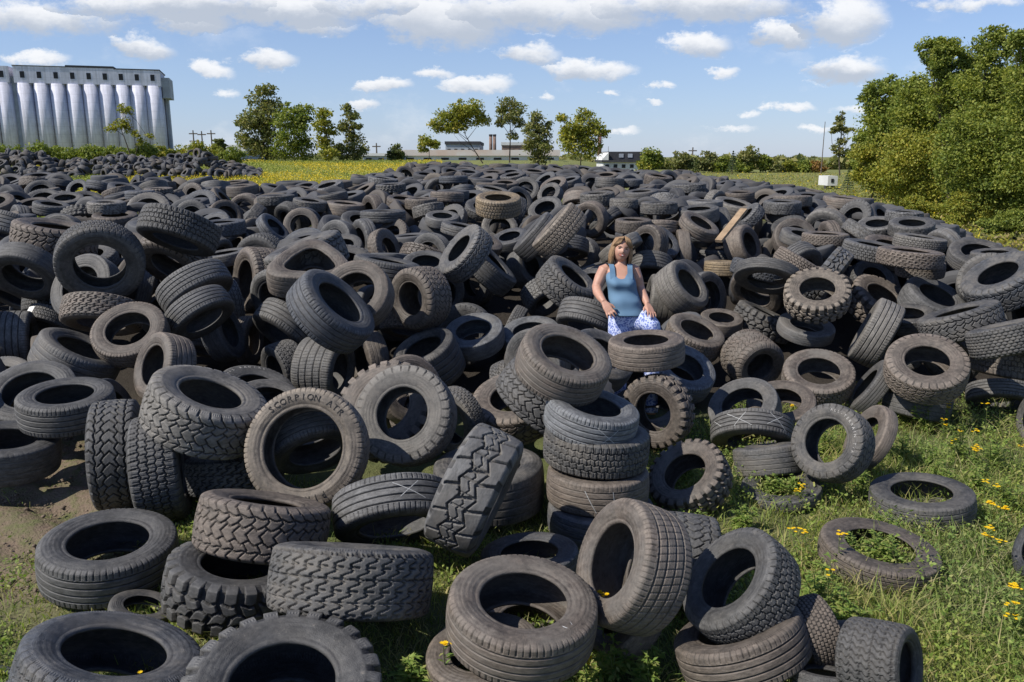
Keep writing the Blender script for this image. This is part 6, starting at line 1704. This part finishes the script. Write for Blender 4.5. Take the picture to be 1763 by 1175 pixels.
    for q in range(26):
        x0 = -.075 + .15 * q / 25
        if abs(x0) < .026: continue
        m.tube([H(.01, -.03, .118), H(x0 * .6, -.075, .100), H(x0 * 1.05, -.096 + abs(x0) * .5, .066 - abs(x0) * .25), H(x0 + (.012 if x0 > 0 else -.012), -.080 + abs(x0) * .55, .035 - abs(x0) * .3)][:(4 if abs(x0) > .035 else 3)], [.008, .010, .008, .005][:(4 if abs(x0) > .035 else 3)], 6)
    m.build('hair', M_HAIR, root, True)
    # tank top
    M_TOP, b, p = mat_new('tank_top_cotton'); tc = b.new('ShaderNodeTexCoord'); f_, _ = b.noise(tc.outputs['Object'], 9, 4, .6)
    b.l.new(b.mix(f_, (.085, .165, .255, 1), (.120, .215, .320, 1)), p.inputs['Base Color']); p.inputs['Roughness'].default_value = .85
    bn = b.new('ShaderNodeBump'); bn.inputs['Strength'].default_value = .6; bn.inputs['Distance'].default_value = .02; wv = b.new('ShaderNodeTexWave'); wv.inputs['Scale'].default_value = 2.2; wv.inputs['Distortion'].default_value = 5; wv.bands_direction = 'Z'
    b.l.new(tc.outputs['Object'], wv.inputs['Vector']); b.l.new(wv.outputs[0], bn.inputs['Height']); b.l.new(bn.outputs[0], p.inputs['Normal'])
    rows = [r for r in torso if r[1] >= 316][0:]
    rows = rows[:-2]; rows[-1] = (735, 368, 20.2, .150, .02)
    rows = [(r[0], r[1], r[2] + .9, r[3] + .010, r[4]) for r in rows]
    n = 48; v = []; f = []
    for ri, (px, py, hw, hd, fwd) in enumerate(rows):
        for k in range(n):
            a = 2 * math.pi * k / n; ca, sa = math.cos(a), math.sin(a); e = .8
            yy = py
            if ri <= 1:
                fr = max(0, sa); sc_ = math.exp(-(ca / .42) ** 2) * fr ** .5; arm = max(0, abs(ca) - .80) / .2
                lift = (-1.0 - 4.5 * sc_ - 4.0 * arm) if sa > 0 else (.5 - 4 * arm); yy = py - lift * (1 if ri == 0 else .5)
            c = W(px, yy, -fwd); brs = 0
            if 323 < py < 337 and sa > 0:
                brs = .016 * (math.exp(-((ca - .45) / .26) ** 2) + math.exp(-((ca + .45) / .26) ** 2)) - .006
            v.append((c[0] + math.copysign(abs(ca) ** e, ca) * hw * S, c[1] - math.copysign(abs(sa) ** e, sa) * hd - brs, c[2]))
    for i in range(len(rows) - 1):
        for k in range(n): f.append((i * n + k, (i + 1) * n + k, (i + 1) * n + (k + 1) % n, i * n + (k + 1) % n))
    top = mk('tank_top', v, f, M_TOP, root); so_ = top.modifiers.new('thick', 'SOLIDIFY'); so_.thickness = .004; sb = top.modifiers.new('sub', 'SUBSURF'); sb.levels = 1; sb.render_levels = 1
    for (x0, x1) in ((716.5, 714.5), (736, 738.5)):
        m = MB(); K = 9; vv = []; xm = (x0 + x1) / 2
        prof = [(325, -.124), (318.5, -.108), (313.5, -.084), (311, -.062), (309.9, -.032), (309.9, .0), (311, .04), (315, .075), (320, .095)]
        for j, (yy, dd) in enumerate(prof):
            q = j / 8; xc = x0 + (x1 - x0) * q; c = W(xc, yy, 0); 
            for s_ in (-1, 1): vv.append((c[0] + s_ * .023, c[1] + dd, c[2] + (.004 if 2 < j < 6 else 0)))
        m.add(vv, [(2 * j, 2 * j + 1, 2 * j + 3, 2 * j + 2) for j in range(8)]); st = m.build('strap', M_TOP, top, True); 
    # trousers
    M_TR, b, p = mat_new('patterned_trousers'); tc = b.new('ShaderNodeTexCoord'); vo = b.new('ShaderNodeTexVoronoi'); vo.inputs['Scale'].default_value = 55; b.l.new(tc.outputs['Object'], vo.inputs['Vector']); n_, _ = b.noise(tc.outputs['Object'], 22, 4, .7)
    b.l.new(b.mix(b.ramp(b.m('ADD', vo.outputs['Distance'], b.m('MULTIPLY', n_, .9)), .86, 1.0), (.15, .20, .46, 1), (.52, .57, .76, 1)), p.inputs['Base Color']); p.inputs['Roughness'].default_value = .85
    t = ringloft([(735, 364, 19.4, .142, .015), (736, 370, 20.0, .142, .01), (737, 376, 20.0, .135, 0), (737, 382, 17.5, .11, 0)])
    t.tube([W(729, 372), W(727, 390), W(725, 430), W(724, 448), W(723, 486)], [.125, .112, .085, .078, .07], 18)
    t.tube([W(744, 373), W(752, 376, -.08), W(759, 379, -.13), W(763.5, 383, -.16), W(764.5, 391, -.16), W(764, 410, -.14), W(763, 452, -.12), W(763, 484, -.12)], [.12, .104, .09, .080, .077, .074, .066, .06], 18)
    tr = t.build('trousers', M_TR, root, True); rm = tr.modifiers.new('remesh', 'REMESH'); rm.mode = 'VOXEL'; rm.voxel_size = .010; rm.use_smooth_shade = True; sm = tr.modifiers.new('smooth', 'SMOOTH'); sm.iterations = 4
person()
